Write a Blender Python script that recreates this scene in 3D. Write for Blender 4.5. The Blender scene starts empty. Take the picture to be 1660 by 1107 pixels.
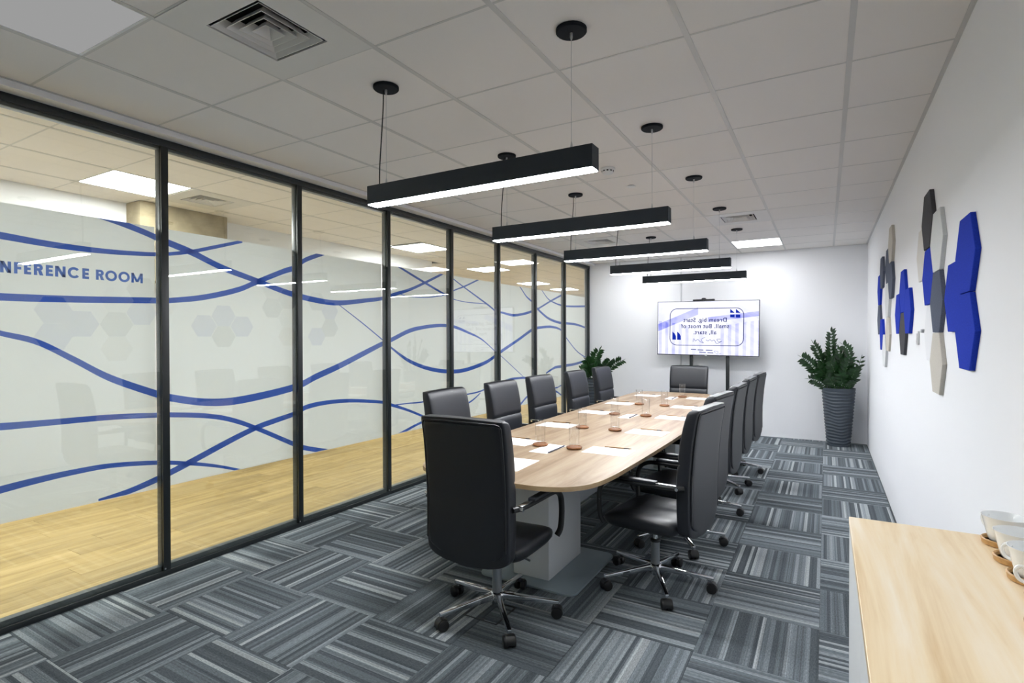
import bpy, bmesh, math, random
from mathutils import Vector, Matrix

random.seed(7)
S = bpy.context.scene
COL = S.collection
PI = math.pi
R = math.radians

# ------------------------------------------------------------------ camera, world, exposure
cam_data = bpy.data.cameras.new('camera')
cam = bpy.data.objects.new('camera', cam_data)
COL.objects.link(cam)
S.camera = cam
cam_data.sensor_fit = 'HORIZONTAL'
cam_data.sensor_width = 36.0
cam_data.lens = 36.0 * 881.0 / 1660.0
cam_data.clip_start = 0.05
YAW, PIT, ROL = 0.5237, -0.0077, -0.0023
_r = Vector((math.cos(YAW), math.sin(YAW), 0))
_f = Vector((-math.sin(YAW), math.cos(YAW), 0))
_u = Vector((0, 0, 1))
_f2 = _f * math.cos(PIT) + _u * math.sin(PIT)
_u2 = -_f * math.sin(PIT) + _u * math.cos(PIT)
_r3 = _r * math.cos(ROL) + _u2 * math.sin(ROL)
_u3 = -_r * math.sin(ROL) + _u2 * math.cos(ROL)
_m = Matrix((_r3, _u3, -_f2)).transposed().to_4x4()
_m.translation = Vector((0, 0, 1.481))
cam.matrix_world = _m

world = bpy.data.worlds.new('world')
S.world = world
world.use_nodes = True
world.node_tree.nodes['Background'].inputs[0].default_value = (0.9, 0.95, 1.0, 1)
world.node_tree.nodes['Background'].inputs[1].default_value = 0.05

vs = S.view_settings
vs.view_transform = 'Standard'
vs.look = 'None'
vs.exposure = 0.15
vs.gamma = 1.0
vs.use_curve_mapping = False
cy = S.cycles
cy.max_bounces = 14
cy.diffuse_bounces = 6
cy.glossy_bounces = 5
cy.transparent_max_bounces = 32
cy.sample_clamp_indirect = 4.0
cy.caustics_reflective = False
cy.caustics_refractive = False
cy.use_denoising = True

PENDANT_L = (78.0, 118.0, 130.0, 130.0, 108.0)   # radiance of the pendant diffusers, nearest set lowest to darken the near ceiling
PANEL_L = 18.0         # recessed panels of the room at full glow
PANEL_SHADED_L = 0.30    # lit panel over the near left, glow lowered to imitate shade
CORRIDOR_L = 40.0      # recessed panels of the corridor
SCREEN_L = 1.12

# ------------------------------------------------------------------ main dimensions (metres)
XL, XR = -3.57, 0.493
YB, YN = 8.885, -3.0
CE = 2.749
XC = -5.70            # far wall of the corridor
XG = -3.574           # room face of the glass
XF = -3.638           # rear skin with film and print
FILM = (0.540, 2.175)

# ------------------------------------------------------------------ materials
def nt(name):
    m = bpy.data.materials.new(name)
    m.use_nodes = True
    t = m.node_tree
    return m, t, t.nodes['Principled BSDF']

def pbr(name, col, rough=0.6, metal=0.0, bump=0.0, bscale=200.0, var=0.0, vscale=4.0, spec=0.5, coat=0.0):
    m, t, b = nt(name)
    b.inputs['Base Color'].default_value = (*col, 1)
    b.inputs['Roughness'].default_value = rough
    b.inputs['Metallic'].default_value = metal
    b.inputs['Specular IOR Level'].default_value = spec
    b.inputs['Coat Weight'].default_value = coat
    tc = t.nodes.new('ShaderNodeTexCoord')
    if var > 0:
        n = t.nodes.new('ShaderNodeTexNoise')
        n.inputs['Scale'].default_value = vscale
        n.inputs['Detail'].default_value = 4
        t.links.new(tc.outputs['Object'], n.inputs['Vector'])
        r = t.nodes.new('ShaderNodeValToRGB')
        r.color_ramp.elements[0].position = 0.3
        r.color_ramp.elements[1].position = 0.7
        r.color_ramp.elements[0].color = (*[c * (1 - var) for c in col], 1)
        r.color_ramp.elements[1].color = (*[min(1, c * (1 + var)) for c in col], 1)
        t.links.new(n.outputs['Fac'], r.inputs['Fac'])
        t.links.new(r.outputs['Color'], b.inputs['Base Color'])
    if bump > 0:
        n2 = t.nodes.new('ShaderNodeTexNoise')
        n2.inputs['Scale'].default_value = bscale
        n2.inputs['Detail'].default_value = 3
        t.links.new(tc.outputs['Object'], n2.inputs['Vector'])
        bp = t.nodes.new('ShaderNodeBump')
        bp.inputs['Strength'].default_value = bump
        bp.inputs['Distance'].default_value = 0.002
        t.links.new(n2.outputs['Fac'], bp.inputs['Height'])
        t.links.new(bp.outputs['Normal'], b.inputs['Normal'])
    return m

def emit(name, col, strength):
    m = bpy.data.materials.new(name)
    m.use_nodes = True
    t = m.node_tree
    t.nodes.clear()
    e = t.nodes.new('ShaderNodeEmission')
    e.inputs[0].default_value = (*col, 1)
    e.inputs[1].default_value = strength
    o = t.nodes.new('ShaderNodeOutputMaterial')
    t.links.new(e.outputs[0], o.inputs[0])
    return m

def wood(name, c_dark, c_mid, c_light, axis=1, scale=1.0, rough=0.42, per_object=False, coat=0.0, contrast=1.0):
    """Straight wood grain running along one object axis."""
    m, t, b = nt(name)
    tc = t.nodes.new('ShaderNodeTexCoord')
    mp = t.nodes.new('ShaderNodeMapping')
    sc = [7.0 * scale] * 3
    sc[axis] = 0.7 * scale
    mp.inputs['Scale'].default_value = sc
    vec = tc.outputs['Object']
    if per_object:
        oi = t.nodes.new('ShaderNodeObjectInfo')
        mu = t.nodes.new('ShaderNodeMath'); mu.operation = 'MULTIPLY'; mu.inputs[1].default_value = 37.0
        t.links.new(oi.outputs['Random'], mu.inputs[0])
        ad = t.nodes.new('ShaderNodeVectorMath'); ad.operation = 'ADD'
        t.links.new(vec, ad.inputs[0]); t.links.new(mu.outputs[0], ad.inputs[1])
        vec = ad.outputs[0]
    t.links.new(vec, mp.inputs['Vector'])
    n = t.nodes.new('ShaderNodeTexNoise')
    n.inputs['Scale'].default_value = 1.6
    n.inputs['Detail'].default_value = 6
    n.inputs['Roughness'].default_value = 0.62
    n.inputs['Distortion'].default_value = 0.7
    t.links.new(mp.outputs[0], n.inputs['Vector'])
    mp2 = t.nodes.new('ShaderNodeMapping')
    sc2 = [60.0 * scale] * 3
    sc2[axis] = 1.6 * scale
    mp2.inputs['Scale'].default_value = sc2
    t.links.new(vec, mp2.inputs['Vector'])
    n2 = t.nodes.new('ShaderNodeTexNoise')
    n2.inputs['Scale'].default_value = 1.0
    n2.inputs['Detail'].default_value = 3
    t.links.new(mp2.outputs[0], n2.inputs['Vector'])
    mx = t.nodes.new('ShaderNodeMath'); mx.operation = 'MULTIPLY_ADD'
    mx.inputs[1].default_value = 0.28
    t.links.new(n2.outputs['Fac'], mx.inputs[0])
    t.links.new(n.outputs['Fac'], mx.inputs[2])
    r = t.nodes.new('ShaderNodeValToRGB')
    e = r.color_ramp.elements
    mid = 0.64
    e[0].position = mid - 0.20 / contrast; e[0].color = (*c_dark, 1)
    e[1].position = mid + 0.18 / contrast; e[1].color = (*c_light, 1)
    k = e.new(mid); k.color = (*c_mid, 1)
    t.links.new(mx.outputs[0], r.inputs['Fac'])
    col = r.outputs['Color']
    if per_object:
        hs = t.nodes.new('ShaderNodeHueSaturation')
        ma = t.nodes.new('ShaderNodeMath'); ma.operation = 'MULTIPLY_ADD'
        ma.inputs[1].default_value = 0.22; ma.inputs[2].default_value = 0.89
        t.links.new(oi.outputs['Random'], ma.inputs[0])
        t.links.new(ma.outputs[0], hs.inputs['Value'])
        t.links.new(col, hs.inputs['Color'])
        col = hs.outputs['Color']
    t.links.new(col, b.inputs['Base Color'])
    b.inputs['Roughness'].default_value = rough
    b.inputs['Coat Weight'].default_value = coat
    return m

def thin_glass(name, tint, f0=0.04, rough=0.0):
    """Clear sheet glass: Schlick reflection over straight transmission."""
    m = bpy.data.materials.new(name)
    m.use_nodes = True
    t = m.node_tree
    t.nodes.clear()
    g = t.nodes.new('ShaderNodeNewGeometry')
    d = t.nodes.new('ShaderNodeVectorMath'); d.operation = 'DOT_PRODUCT'
    t.links.new(g.outputs['Normal'], d.inputs[0]); t.links.new(g.outputs['Incoming'], d.inputs[1])
    a = t.nodes.new('ShaderNodeMath'); a.operation = 'ABSOLUTE'
    t.links.new(d.outputs['Value'], a.inputs[0])
    s = t.nodes.new('ShaderNodeMath'); s.operation = 'SUBTRACT'; s.inputs[0].default_value = 1.0
    t.links.new(a.outputs[0], s.inputs[1])
    p = t.nodes.new('ShaderNodeMath'); p.operation = 'POWER'; p.inputs[1].default_value = 5.0
    t.links.new(s.outputs[0], p.inputs[0])
    f = t.nodes.new('ShaderNodeMath'); f.operation = 'MULTIPLY_ADD'
    f.inputs[1].default_value = 1 - f0; f.inputs[2].default_value = f0
    t.links.new(p.outputs[0], f.inputs[0])
    tr = t.nodes.new('ShaderNodeBsdfTransparent'); tr.inputs[0].default_value = (*tint, 1)
    gl = t.nodes.new('ShaderNodeBsdfGlossy'); gl.inputs['Roughness'].default_value = rough
    mix = t.nodes.new('ShaderNodeMixShader')
    t.links.new(f.outputs[0], mix.inputs[0]); t.links.new(tr.outputs[0], mix.inputs[1]); t.links.new(gl.outputs[0], mix.inputs[2])
    o = t.nodes.new('ShaderNodeOutputMaterial')
    t.links.new(mix.outputs[0], o.inputs[0])
    return m

def frosted(name, col, see, split=0.5):
    """Adhesive film: scatters forward and back, lets a little straight light through."""
    m = bpy.data.materials.new(name)
    m.use_nodes = True
    t = m.node_tree
    t.nodes.clear()
    d = t.nodes.new('ShaderNodeBsdfDiffuse'); d.inputs[0].default_value = (*col, 1)
    l = t.nodes.new('ShaderNodeBsdfTranslucent'); l.inputs[0].default_value = (*col, 1)
    tr = t.nodes.new('ShaderNodeBsdfTransparent')
    m1 = t.nodes.new('ShaderNodeMixShader'); m1.inputs[0].default_value = split
    m2 = t.nodes.new('ShaderNodeMixShader'); m2.inputs[0].default_value = see
    t.links.new(d.outputs[0], m1.inputs[1]); t.links.new(l.outputs[0], m1.inputs[2])
    t.links.new(m1.outputs[0], m2.inputs[1]); t.links.new(tr.outputs[0], m2.inputs[2])
    o = t.nodes.new('ShaderNodeOutputMaterial')
    t.links.new(m2.outputs[0], o.inputs[0])
    return m

def carpet(name):
    """Barcode stripes along the object's X axis, offset per tile."""
    m, t, b = nt(name)
    tc = t.nodes.new('ShaderNodeTexCoord')
    sx = t.nodes.new('ShaderNodeSeparateXYZ')
    t.links.new(tc.outputs['Object'], sx.inputs[0])
    oi = t.nodes.new('ShaderNodeObjectInfo')
    off = t.nodes.new('ShaderNodeMath'); off.operation = 'MULTIPLY_ADD'; off.inputs[1].default_value = 53.0
    t.links.new(oi.outputs['Random'], off.inputs[0]); t.links.new(sx.outputs['Y'], off.inputs[2])
    def vor(scale):
        v = t.nodes.new('ShaderNodeTexVoronoi'); v.voronoi_dimensions = '1D'; v.feature = 'F1'
        v.inputs['Scale'].default_value = scale
        t.links.new(off.outputs[0], v.inputs['W'])
        s = t.nodes.new('ShaderNodeSeparateColor')
        t.links.new(v.outputs['Color'], s.inputs[0])
        return s.outputs[0]
    r = t.nodes.new('ShaderNodeValToRGB'); r.color_ramp.interpolation = 'CONSTANT'
    e = r.color_ramp.elements
    e[0].position = 0.0; e[0].color = (0.086, 0.102, 0.114, 1)
    e[1].position = 0.36; e[1].color = (0.130, 0.152, 0.169, 1)
    for p, c in ((0.62, (0.18, 0.206, 0.225)), (0.79, (0.25, 0.28, 0.30)), (0.925, (0.36, 0.39, 0.405))):
        k = e.new(p); k.color = (*c, 1)
    t.links.new(vor(50.0), r.inputs['Fac'])
    # second, finer set of hairline stripes
    r2 = t.nodes.new('ShaderNodeValToRGB'); r2.color_ramp.interpolation = 'CONSTANT'
    r2.color_ramp.elements[0].color = (0.74, 0.74, 0.74, 1)
    r2.color_ramp.elements[1].position = 0.25; r2.color_ramp.elements[1].color = (1, 1, 1, 1)
    k = r2.color_ramp.elements.new(0.82); k.color = (1.2, 1.2, 1.2, 1)
    t.links.new(vor(140.0), r2.inputs['Fac'])
    mu = t.nodes.new('ShaderNodeMix'); mu.data_type = 'RGBA'; mu.blend_type = 'MULTIPLY'; mu.inputs[0].default_value = 0.75
    t.links.new(r.outputs[0], mu.inputs[6]); t.links.new(r2.outputs[0], mu.inputs[7])
    # pile: streaky noise along the stripe and speckle
    mp = t.nodes.new('ShaderNodeMapping'); mp.inputs['Scale'].default_value = (60, 260, 60)
    t.links.new(tc.outputs['Object'], mp.inputs['Vector'])
    n = t.nodes.new('ShaderNodeTexNoise'); n.inputs['Scale'].default_value = 1.0; n.inputs['Detail'].default_value = 2
    t.links.new(mp.outputs[0], n.inputs['Vector'])
    r3 = t.nodes.new('ShaderNodeValToRGB')
    r3.color_ramp.elements[0].position = 0.3; r3.color_ramp.elements[0].color = (0.72, 0.72, 0.72, 1)
    r3.color_ramp.elements[1].position = 0.7; r3.color_ramp.elements[1].color = (1.25, 1.25, 1.25, 1)
    t.links.new(n.outputs['Fac'], r3.inputs['Fac'])
    mu2 = t.nodes.new('ShaderNodeMix'); mu2.data_type = 'RGBA'; mu2.blend_type = 'MULTIPLY'; mu2.inputs[0].default_value = 1.0
    t.links.new(mu.outputs[2], mu2.inputs[6]); t.links.new(r3.outputs[0], mu2.inputs[7])
    t.links.new(mu2.outputs[2], b.inputs['Base Color'])
    b.inputs['Roughness'].default_value = 0.95
    b.inputs['Specular IOR Level'].default_value = 0.15
    bp = t.nodes.new('ShaderNodeBump'); bp.inputs['Strength'].default_value = 0.5; bp.inputs['Distance'].default_value = 0.002
    t.links.new(n.outputs['Fac'], bp.inputs['Height']); t.links.new(bp.outputs[0], b.inputs['Normal'])
    return m

M = {}
M['wall'] = pbr('white wall paint', (0.85, 0.86, 0.89), 0.75, bump=0.05, bscale=400)
M['wall_dark'] = pbr('charcoal wall paint', (0.06, 0.062, 0.066), 0.7, bump=0.05, bscale=400)  # tone of the unseen near wall, darkened to cut bounce on the ceiling
M['wall_panel'] = pbr('white wall joint', (0.62, 0.63, 0.66), 0.6)
M['ceiling'] = pbr('mineral ceiling tile', (0.84, 0.81, 0.79), 0.9, bump=0.25, bscale=500, var=0.015, vscale=300)
M['rail'] = pbr('ceiling grid rail', (0.60, 0.59, 0.58), 0.5)
M['void'] = pbr('dark ceiling void', (0.02, 0.02, 0.02), 0.9)
M['carpet'] = carpet('striped carpet')
M['slab'] = pbr('floor slab', (0.05, 0.055, 0.06), 0.9)
M['black_metal'] = pbr('black powder coat', (0.012, 0.016, 0.018), 0.38)
M['dark_frame'] = pbr('dark anodised frame', (0.055, 0.068, 0.072), 0.35)
M['pendant'] = pbr('charcoal pendant housing', (0.018, 0.025, 0.034), 0.6, bump=0.15, bscale=900, spec=0.35)
M['canopy'] = pbr('black canopy', (0.008, 0.010, 0.014), 0.8, spec=0.15)
M['steel'] = pbr('steel wire', (0.55, 0.56, 0.58), 0.35, metal=0.9)
M['black_cord'] = pbr('black cord', (0.01, 0.01, 0.011), 0.6)
M['glass'] = thin_glass('partition glass', (0.97, 0.98, 0.965), 0.075)
M['tumbler'] = thin_glass('tumbler glass', (0.997, 0.997, 0.997), 0.05)
M['film'] = frosted('frosted film', (0.93, 0.96, 0.975), 0.07, 0.55)
M['stripe'] = frosted('blue vinyl', (0.06, 0.15, 0.58), 0.03, 0.5)
M['letter'] = frosted('blue vinyl lettering', (0.12, 0.24, 0.68), 0.03, 0.5)
M['oak_board'] = wood('oak floor board', (0.30, 0.205, 0.068), (0.45, 0.325, 0.125), (0.54, 0.40, 0.175), axis=1, rough=0.45, per_object=True)
M['table_wood'] = wood('pale oak table', (0.17, 0.105, 0.055), (0.26, 0.185, 0.115), (0.31, 0.238, 0.162), axis=1, scale=0.9, rough=0.38, contrast=1.35)
M['table_edge'] = wood('oak edge band', (0.33, 0.22, 0.11), (0.42, 0.29, 0.155), (0.48, 0.35, 0.20), axis=0, scale=0.8, rough=0.45)
M['side_wood'] = wood('pale maple top', (0.66, 0.47, 0.25), (0.83, 0.68, 0.46), (0.88, 0.78, 0.62), axis=1, scale=0.8, rough=0.4)
M['grey_lam'] = pbr('light grey laminate', (0.52, 0.55, 0.58), 0.45)
M['grey_lam2'] = pbr('pale grey laminate', (0.74, 0.76, 0.78), 0.4)
M['base_plate'] = pbr('grey blue steel plate', (0.27, 0.335, 0.375), 0.45, metal=0.2)
M['leather'] = pbr('black leather', (0.012, 0.014, 0.019), 0.42, bump=0.12, bscale=350)
M['leather_seat'] = pbr('black seat leather', (0.017, 0.019, 0.023), 0.36, bump=0.12, bscale=350)
M['plastic'] = pbr('black plastic', (0.010, 0.011, 0.012), 0.4)
M['chrome'] = pbr('chrome', (0.80, 0.81, 0.83), 0.12, metal=1.0)
M['grey_tube'] = pbr('grey gas tube', (0.30, 0.32, 0.34), 0.3, metal=0.7)
M['rubber'] = pbr('black caster', (0.008, 0.008, 0.009), 0.45)
M['coaster'] = wood('brown cork coaster', (0.13, 0.045, 0.012), (0.19, 0.072, 0.021), (0.26, 0.11, 0.038), axis=0, scale=3, rough=0.5)
M['cork'] = wood('light bamboo coaster', (0.38, 0.20, 0.065), (0.50, 0.29, 0.11), (0.58, 0.36, 0.16), axis=0, scale=3, rough=0.5)
M['paper'] = pbr('white paper', (0.86, 0.86, 0.84), 0.8)
M['pencil'] = pbr('natural wood pencil', (0.30, 0.17, 0.07), 0.5)
M['pencil_dark'] = pbr('dark pencil tip', (0.05, 0.04, 0.035), 0.5)
M['pen'] = pbr('navy pen', (0.012, 0.016, 0.05), 0.35)
M['porcelain'] = pbr('white porcelain', (0.84, 0.86, 0.87), 0.15, coat=0.5)
M['pot'] = pbr('blue grey planter', (0.050, 0.064, 0.083), 0.5, bump=0.1, bscale=60)
M['soil'] = pbr('soil', (0.02, 0.014, 0.01), 0.95, bump=0.8, bscale=60)
M['leaf'] = pbr('glossy green leaf', (0.012, 0.046, 0.011), 0.30, var=0.5, vscale=14)
M['stem'] = pbr('green stem', (0.035, 0.085, 0.025), 0.5)
M['felt_blue'] = pbr('blue felt', (0.018, 0.045, 0.42), 0.95, bump=0.6, bscale=500, var=0.12, vscale=160, spec=0.1)
M['felt_dark'] = pbr('charcoal felt', (0.075, 0.075, 0.085), 0.95, bump=0.6, bscale=500, var=0.15, vscale=160, spec=0.1)
M['felt_slate'] = pbr('slate felt', (0.10, 0.115, 0.16), 0.95, bump=0.6, bscale=500, var=0.15, vscale=160, spec=0.1)
M['felt_beige'] = pbr('beige felt', (0.56, 0.53, 0.48), 0.95, bump=0.6, bscale=500, var=0.06, vscale=160, spec=0.1)
M['felt_white'] = pbr('off white felt', (0.70, 0.72, 0.73), 0.95, bump=0.6, bscale=500, var=0.03, vscale=160, spec=0.1)
M['felt_wall'] = pbr('white felt', (0.80, 0.81, 0.84), 0.95, bump=0.5, bscale=500, spec=0.1)
M['felt_pale'] = pbr('pale felt', (0.70, 0.68, 0.65), 0.95, bump=0.6, bscale=500, var=0.04, vscale=160, spec=0.1)
M['white_plastic'] = pbr('white plastic', (0.78, 0.79, 0.80), 0.4)
M['grey_plastic'] = pbr('grey plastic', (0.25, 0.26, 0.28), 0.5)
M['vent'] = pbr('white vent metal', (0.70, 0.69, 0.68), 0.45)
M['concrete'] = pbr('raw concrete', (0.30, 0.25, 0.16), 0.9, var=0.2, vscale=9)
M['tv_bezel'] = pbr('black bezel', (0.012, 0.013, 0.018), 0.35)
for _k, _v in enumerate(PENDANT_L):
    M['lamp%d' % _k] = emit('pendant light', (0.95, 0.97, 1.0), _v)
M['panel'] = emit('ceiling panel light', (0.97, 0.98, 1.0), PANEL_L)
M['panel_dim'] = emit('dimmed ceiling panel', (1.0, 1.0, 1.0), PANEL_SHADED_L)
M['panel_corr'] = emit('corridor panel light', (0.97, 1.0, 0.97), CORRIDOR_L)

# ------------------------------------------------------------------ mesh helpers
class MB:
    def __init__(self):
        self.v = []
        self.f = []
    def add(self, vs, fs):
        o = len(self.v)
        self.v += [tuple(p) for p in vs]
        self.f += [tuple(i + o for i in q) for q in fs]
        return self
    def box(self, x0, x1, y0, y1, z0, z1):
        vs = [(x, y, z) for z in (z0, z1) for y in (y0, y1) for x in (x0, x1)]
        return self.add(vs, [(0, 2, 3, 1), (4, 5, 7, 6), (0, 1, 5, 4), (2, 6, 7, 3), (0, 4, 6, 2), (1, 3, 7, 5)])
    def bar(self, p0, p1, w0, h0, w1=None, h1=None, up=(0, 0, 1)):
        """Tapered rectangular bar whose top edge runs from p0 to p1."""
        w1 = w0 if w1 is None else w1
        h1 = h0 if h1 is None else h1
        p0, p1, up = Vector(p0), Vector(p1), Vector(up)
        d = (p1 - p0).normalized()
        s = d.cross(up).normalized()
        vs = []
        for p, w, h in ((p0, w0, h0), (p1, w1, h1)):
            vs += [p - s * w / 2, p + s * w / 2, p + s * w / 2 - up * h, p - s * w / 2 - up * h]
        return self.add(vs, [(3, 2, 1, 0), (4, 5, 6, 7), (0, 1, 5, 4), (1, 2, 6, 5), (2, 3, 7, 6), (3, 0, 4, 7)])
    def loft(self, rings, cap0=True, cap1=True):
        n = len(rings[0])
        vs = [p for r in rings for p in r]
        fs = []
        for k in range(len(rings) - 1):
            for i in range(n):
                j = (i + 1) % n
                fs.append((k * n + i, k * n + j, (k + 1) * n + j, (k + 1) * n + i))
        if cap0:
            fs.append(tuple(range(n - 1, -1, -1)))
        if cap1:
            b = (len(rings) - 1) * n
            fs.append(tuple(b + i for i in range(n)))
        return self.add(vs, fs)
    def cyl(self, p0, p1, r0, r1=None, n=16):
        r1 = r0 if r1 is None else r1
        p0, p1 = Vector(p0), Vector(p1)
        d = (p1 - p0).normalized()
        a = Vector((1, 0, 0)) if abs(d.x) < 0.9 else Vector((0, 1, 0))
        u = d.cross(a).normalized()
        w = d.cross(u)
        rg = []
        for p, r in ((p0, r0), (p1, r1)):
            rg.append([p + (u * math.cos(2 * PI * i / n) + w * math.sin(2 * PI * i / n)) * r for i in range(n)])
        return self.loft(rg)
    def lathe(self, prof, c=(0, 0, 0), n=24, cap0=True, cap1=True):
        rg = [[(c[0] + r * math.cos(2 * PI * i / n), c[1] + r * math.sin(2 * PI * i / n), c[2] + z) for i in range(n)] for r, z in prof]
        return self.loft(rg, cap0, cap1)
    def tube(self, pts, r, n=8, ry=None, closed=False):
        """Round (or flattened) tube through points; r may be a list."""
        pts = [Vector(p) for p in pts]
        m = len(pts)
        rr = r if isinstance(r, (list, tuple)) else [r] * m
        rg = []
        u = None
        for i, p in enumerate(pts):
            a = pts[(i - 1) % m] if (closed or i > 0) else p
            b = pts[(i + 1) % m] if (closed or i < m - 1) else p
            d = (b - a)
            d = d.normalized() if d.length > 1e-9 else Vector((0, 0, 1))
            if u is None:
                k = Vector((0, 0, 1)) if abs(d.z) < 0.9 else Vector((1, 0, 0))
                u = d.cross(k).normalized()
            else:
                u = (u - d * u.dot(d)).normalized()
            w = d.cross(u)
            q = ry if ry is not None else 1.0
            rg.append([p + (u * math.cos(2 * PI * j / n) + w * math.sin(2 * PI * j / n) * q) * rr[i] for j in range(n)])
        if closed:
            rg.append(rg[0])
            return self.loft(rg, False, False)
        return self.loft(rg)
    def prism(self, outline, z0, z1):
        """Extrude an anticlockwise XY outline."""
        n = len(outline)
        vs = [(x, y, z0) for x, y in outline] + [(x, y, z1) for x, y in outline]
        fs = [tuple(range(n - 1, -1, -1)), tuple(range(n, 2 * n))]
        fs += [(i, (i + 1) % n, n + (i + 1) % n, n + i) for i in range(n)]
        return self.add(vs, fs)
    def xform(self, mat):
        self.v = [tuple(mat @ Vector(p)) for p in self.v]
        return self

def mesh_of(name, mb, mat, bevel=0.0, smooth=True, angle=38, segs=2):
    me = bpy.data.meshes.new(name)
    me.from_pydata(mb.v, [], mb.f)
    me.materials.append(mat)
    bm = bmesh.new()
    bm.from_mesh(me)
    bmesh.ops.recalc_face_normals(bm, faces=bm.faces)
    if bevel > 0:
        es = [e for e in bm.edges if len(e.link_faces) == 2 and e.calc_face_angle(0) > R(35)]
        bmesh.ops.bevel(bm, geom=es, offset=bevel, segments=segs, affect='EDGES', profile=0.5, clamp_overlap=True)
    bm.to_mesh(me)
    bm.free()
    if smooth:
        me.polygons.foreach_set('use_smooth', [True] * len(me.polygons))
        me.set_sharp_from_angle(angle=R(angle))
    me.update()
    return me

def obj(name, mb, mat, parent=None, bevel=0.0, smooth=True, angle=38, loc=None, rotz=0.0, segs=2):
    o = bpy.data.objects.new(name, mesh_of(name, mb, mat, bevel, smooth, angle, segs))
    COL.objects.link(o)
    if parent is not None:
        o.parent = parent
    if loc is not None:
        o.location = loc
    o.rotation_euler = (0, 0, rotz)
    return o

def again(src, parent, loc=None, name=None):
    o = src.copy()
    if name:
        o.name = name
    COL.objects.link(o)
    o.parent = parent
    if loc is not None:
        o.location = loc
    return o

def tag(o, label, cat, group=None):
    o['label'] = label
    o['category'] = cat
    if group:
        o['group'] = group
    return o

def thing(name, label, cat, loc=(0, 0, 0), rotz=0.0, group=None):
    o = bpy.data.objects.new(name, None)
    o.empty_display_size = 0.1
    COL.objects.link(o)
    o.location = loc
    o.rotation_euler = (0, 0, rotz)
    return tag(o, label, cat, group)

def structure(name, loc=(0, 0, 0)):
    o = bpy.data.objects.new(name, None)
    COL.objects.link(o)
    o.location = loc
    o['kind'] = 'structure'
    return o

def copy_thing(root, label, loc, rotz, group=None):
    r = root.copy()
    COL.objects.link(r)
    r.location = loc
    r.rotation_euler = (0, 0, rotz)
    r['label'] = label
    if group:
        r['group'] = group
    for ch in list(root.children):
        c = ch.copy(); COL.objects.link(c); c.parent = r
        for g in list(ch.children):
            d = g.copy(); COL.objects.link(d); d.parent = c
    return r

def smooth_path(pts, per=8, closed=False):
    """Catmull-Rom through tuples of any length."""
    n = len(pts)
    out = []
    rng = range(n) if closed else range(n - 1)
    for i in rng:
        p0 = pts[(i - 1) % n] if (closed or i > 0) else pts[0]
        p1, p2 = pts[i], pts[(i + 1) % n]
        p3 = pts[(i + 2) % n] if (closed or i + 2 < n) else pts[-1]
        for k in range(per):
            s = k / per
            out.append(tuple(0.5 * (2 * b + (c - a) * s + (2 * a - 5 * b + 4 * c - d) * s * s + (3 * b - a - 3 * c + d) * s ** 3)
                             for a, b, c, d in zip(p0, p1, p2, p3)))
    if not closed:
        out.append(tuple(pts[-1]))
    return out

def rounded_rect(w, h, r, n=6, cx=0.0, cy=0.0):
    o = []
    for sx, sy, a0 in ((1, 1, 0), (-1, 1, 90), (-1, -1, 180), (1, -1, 270)):
        for k in range(n + 1):
            a = R(a0 + 90 * k / n)
            o.append((cx + sx * (w / 2 - r) + r * math.cos(a), cy + sy * (h / 2 - r) + r * math.sin(a)))
    return o

# ------------------------------------------------------------------ floor: striped carpet tiles
floor = structure('floor')
obj('slab', MB().box(XL - 0.06, XR + 0.02, YN, YB + 0.02, -0.08, -0.006), M['slab'], floor, smooth=False)
TF = 0.5127
fx0, fy0 = -0.0262, 3.6538
tile_mesh = {}
for c in range(-7, 2):
    for r in range(-9, 11):
        xa, xb = fx0 + TF * c, fx0 + TF * (c + 1)
        ya, yb = fy0 + TF * r, fy0 + TF * (r + 1)
        cx_, cy_ = (xa + xb) / 2, (ya + yb) / 2
        xa, xb = max(xa, XL - 0.005), min(xb, XR)
        ya, yb = max(ya, YN), min(yb, YB)
        if xb - xa < 0.02 or yb - ya < 0.02:
            continue
        g = 0.0008
        b = [xa + g - cx_, xb - g - cx_, ya + g - cy_, yb - g - cy_]
        along_x = (c + r) % 2 == 0
        if not along_x:               # mesh is modelled with stripes along X and turned a quarter
            b = [b[2], b[3], -b[1], -b[0]]
        key = tuple(round(q, 4) for q in b)
        if key not in tile_mesh:
            tile_mesh[key] = mesh_of('carpet_tile', MB().box(*b, -0.006, 0.0), M['carpet'], smooth=False)
        o = bpy.data.objects.new('carpet_tile', tile_mesh[key])
        COL.objects.link(o)
        o.parent = floor
        o.location = (cx_, cy_, 0)
        o.rotation_euler.z = 0 if along_x else PI / 2

# ------------------------------------------------------------------ walls
wb = structure('wall_back')
obj('plaster', MB().box(XL - 0.1, XR + 0.12, YB, YB + 0.12, -0.02, CE + 0.1), M['wall'], wb, smooth=False)
wr = structure('wall_right')
obj('plaster', MB().box(XR, XR + 0.12, YN - 0.1, YB, -0.02, CE + 0.1), M['wall'], wr, smooth=False)
wn = structure('wall_near')
obj('plaster', MB().box(XL - 0.1, XR, YN - 0.12, YN, -0.02, CE + 0.1), M['wall_dark'], wn, smooth=False)
tr = structure('trim_1')
obj('cable_trunking', MB().box(-2.018, -1.996, YB - 0.012, YB, 0.0, CE - 0.005), M['wall_panel'], tr, bevel=0.002)

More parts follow.
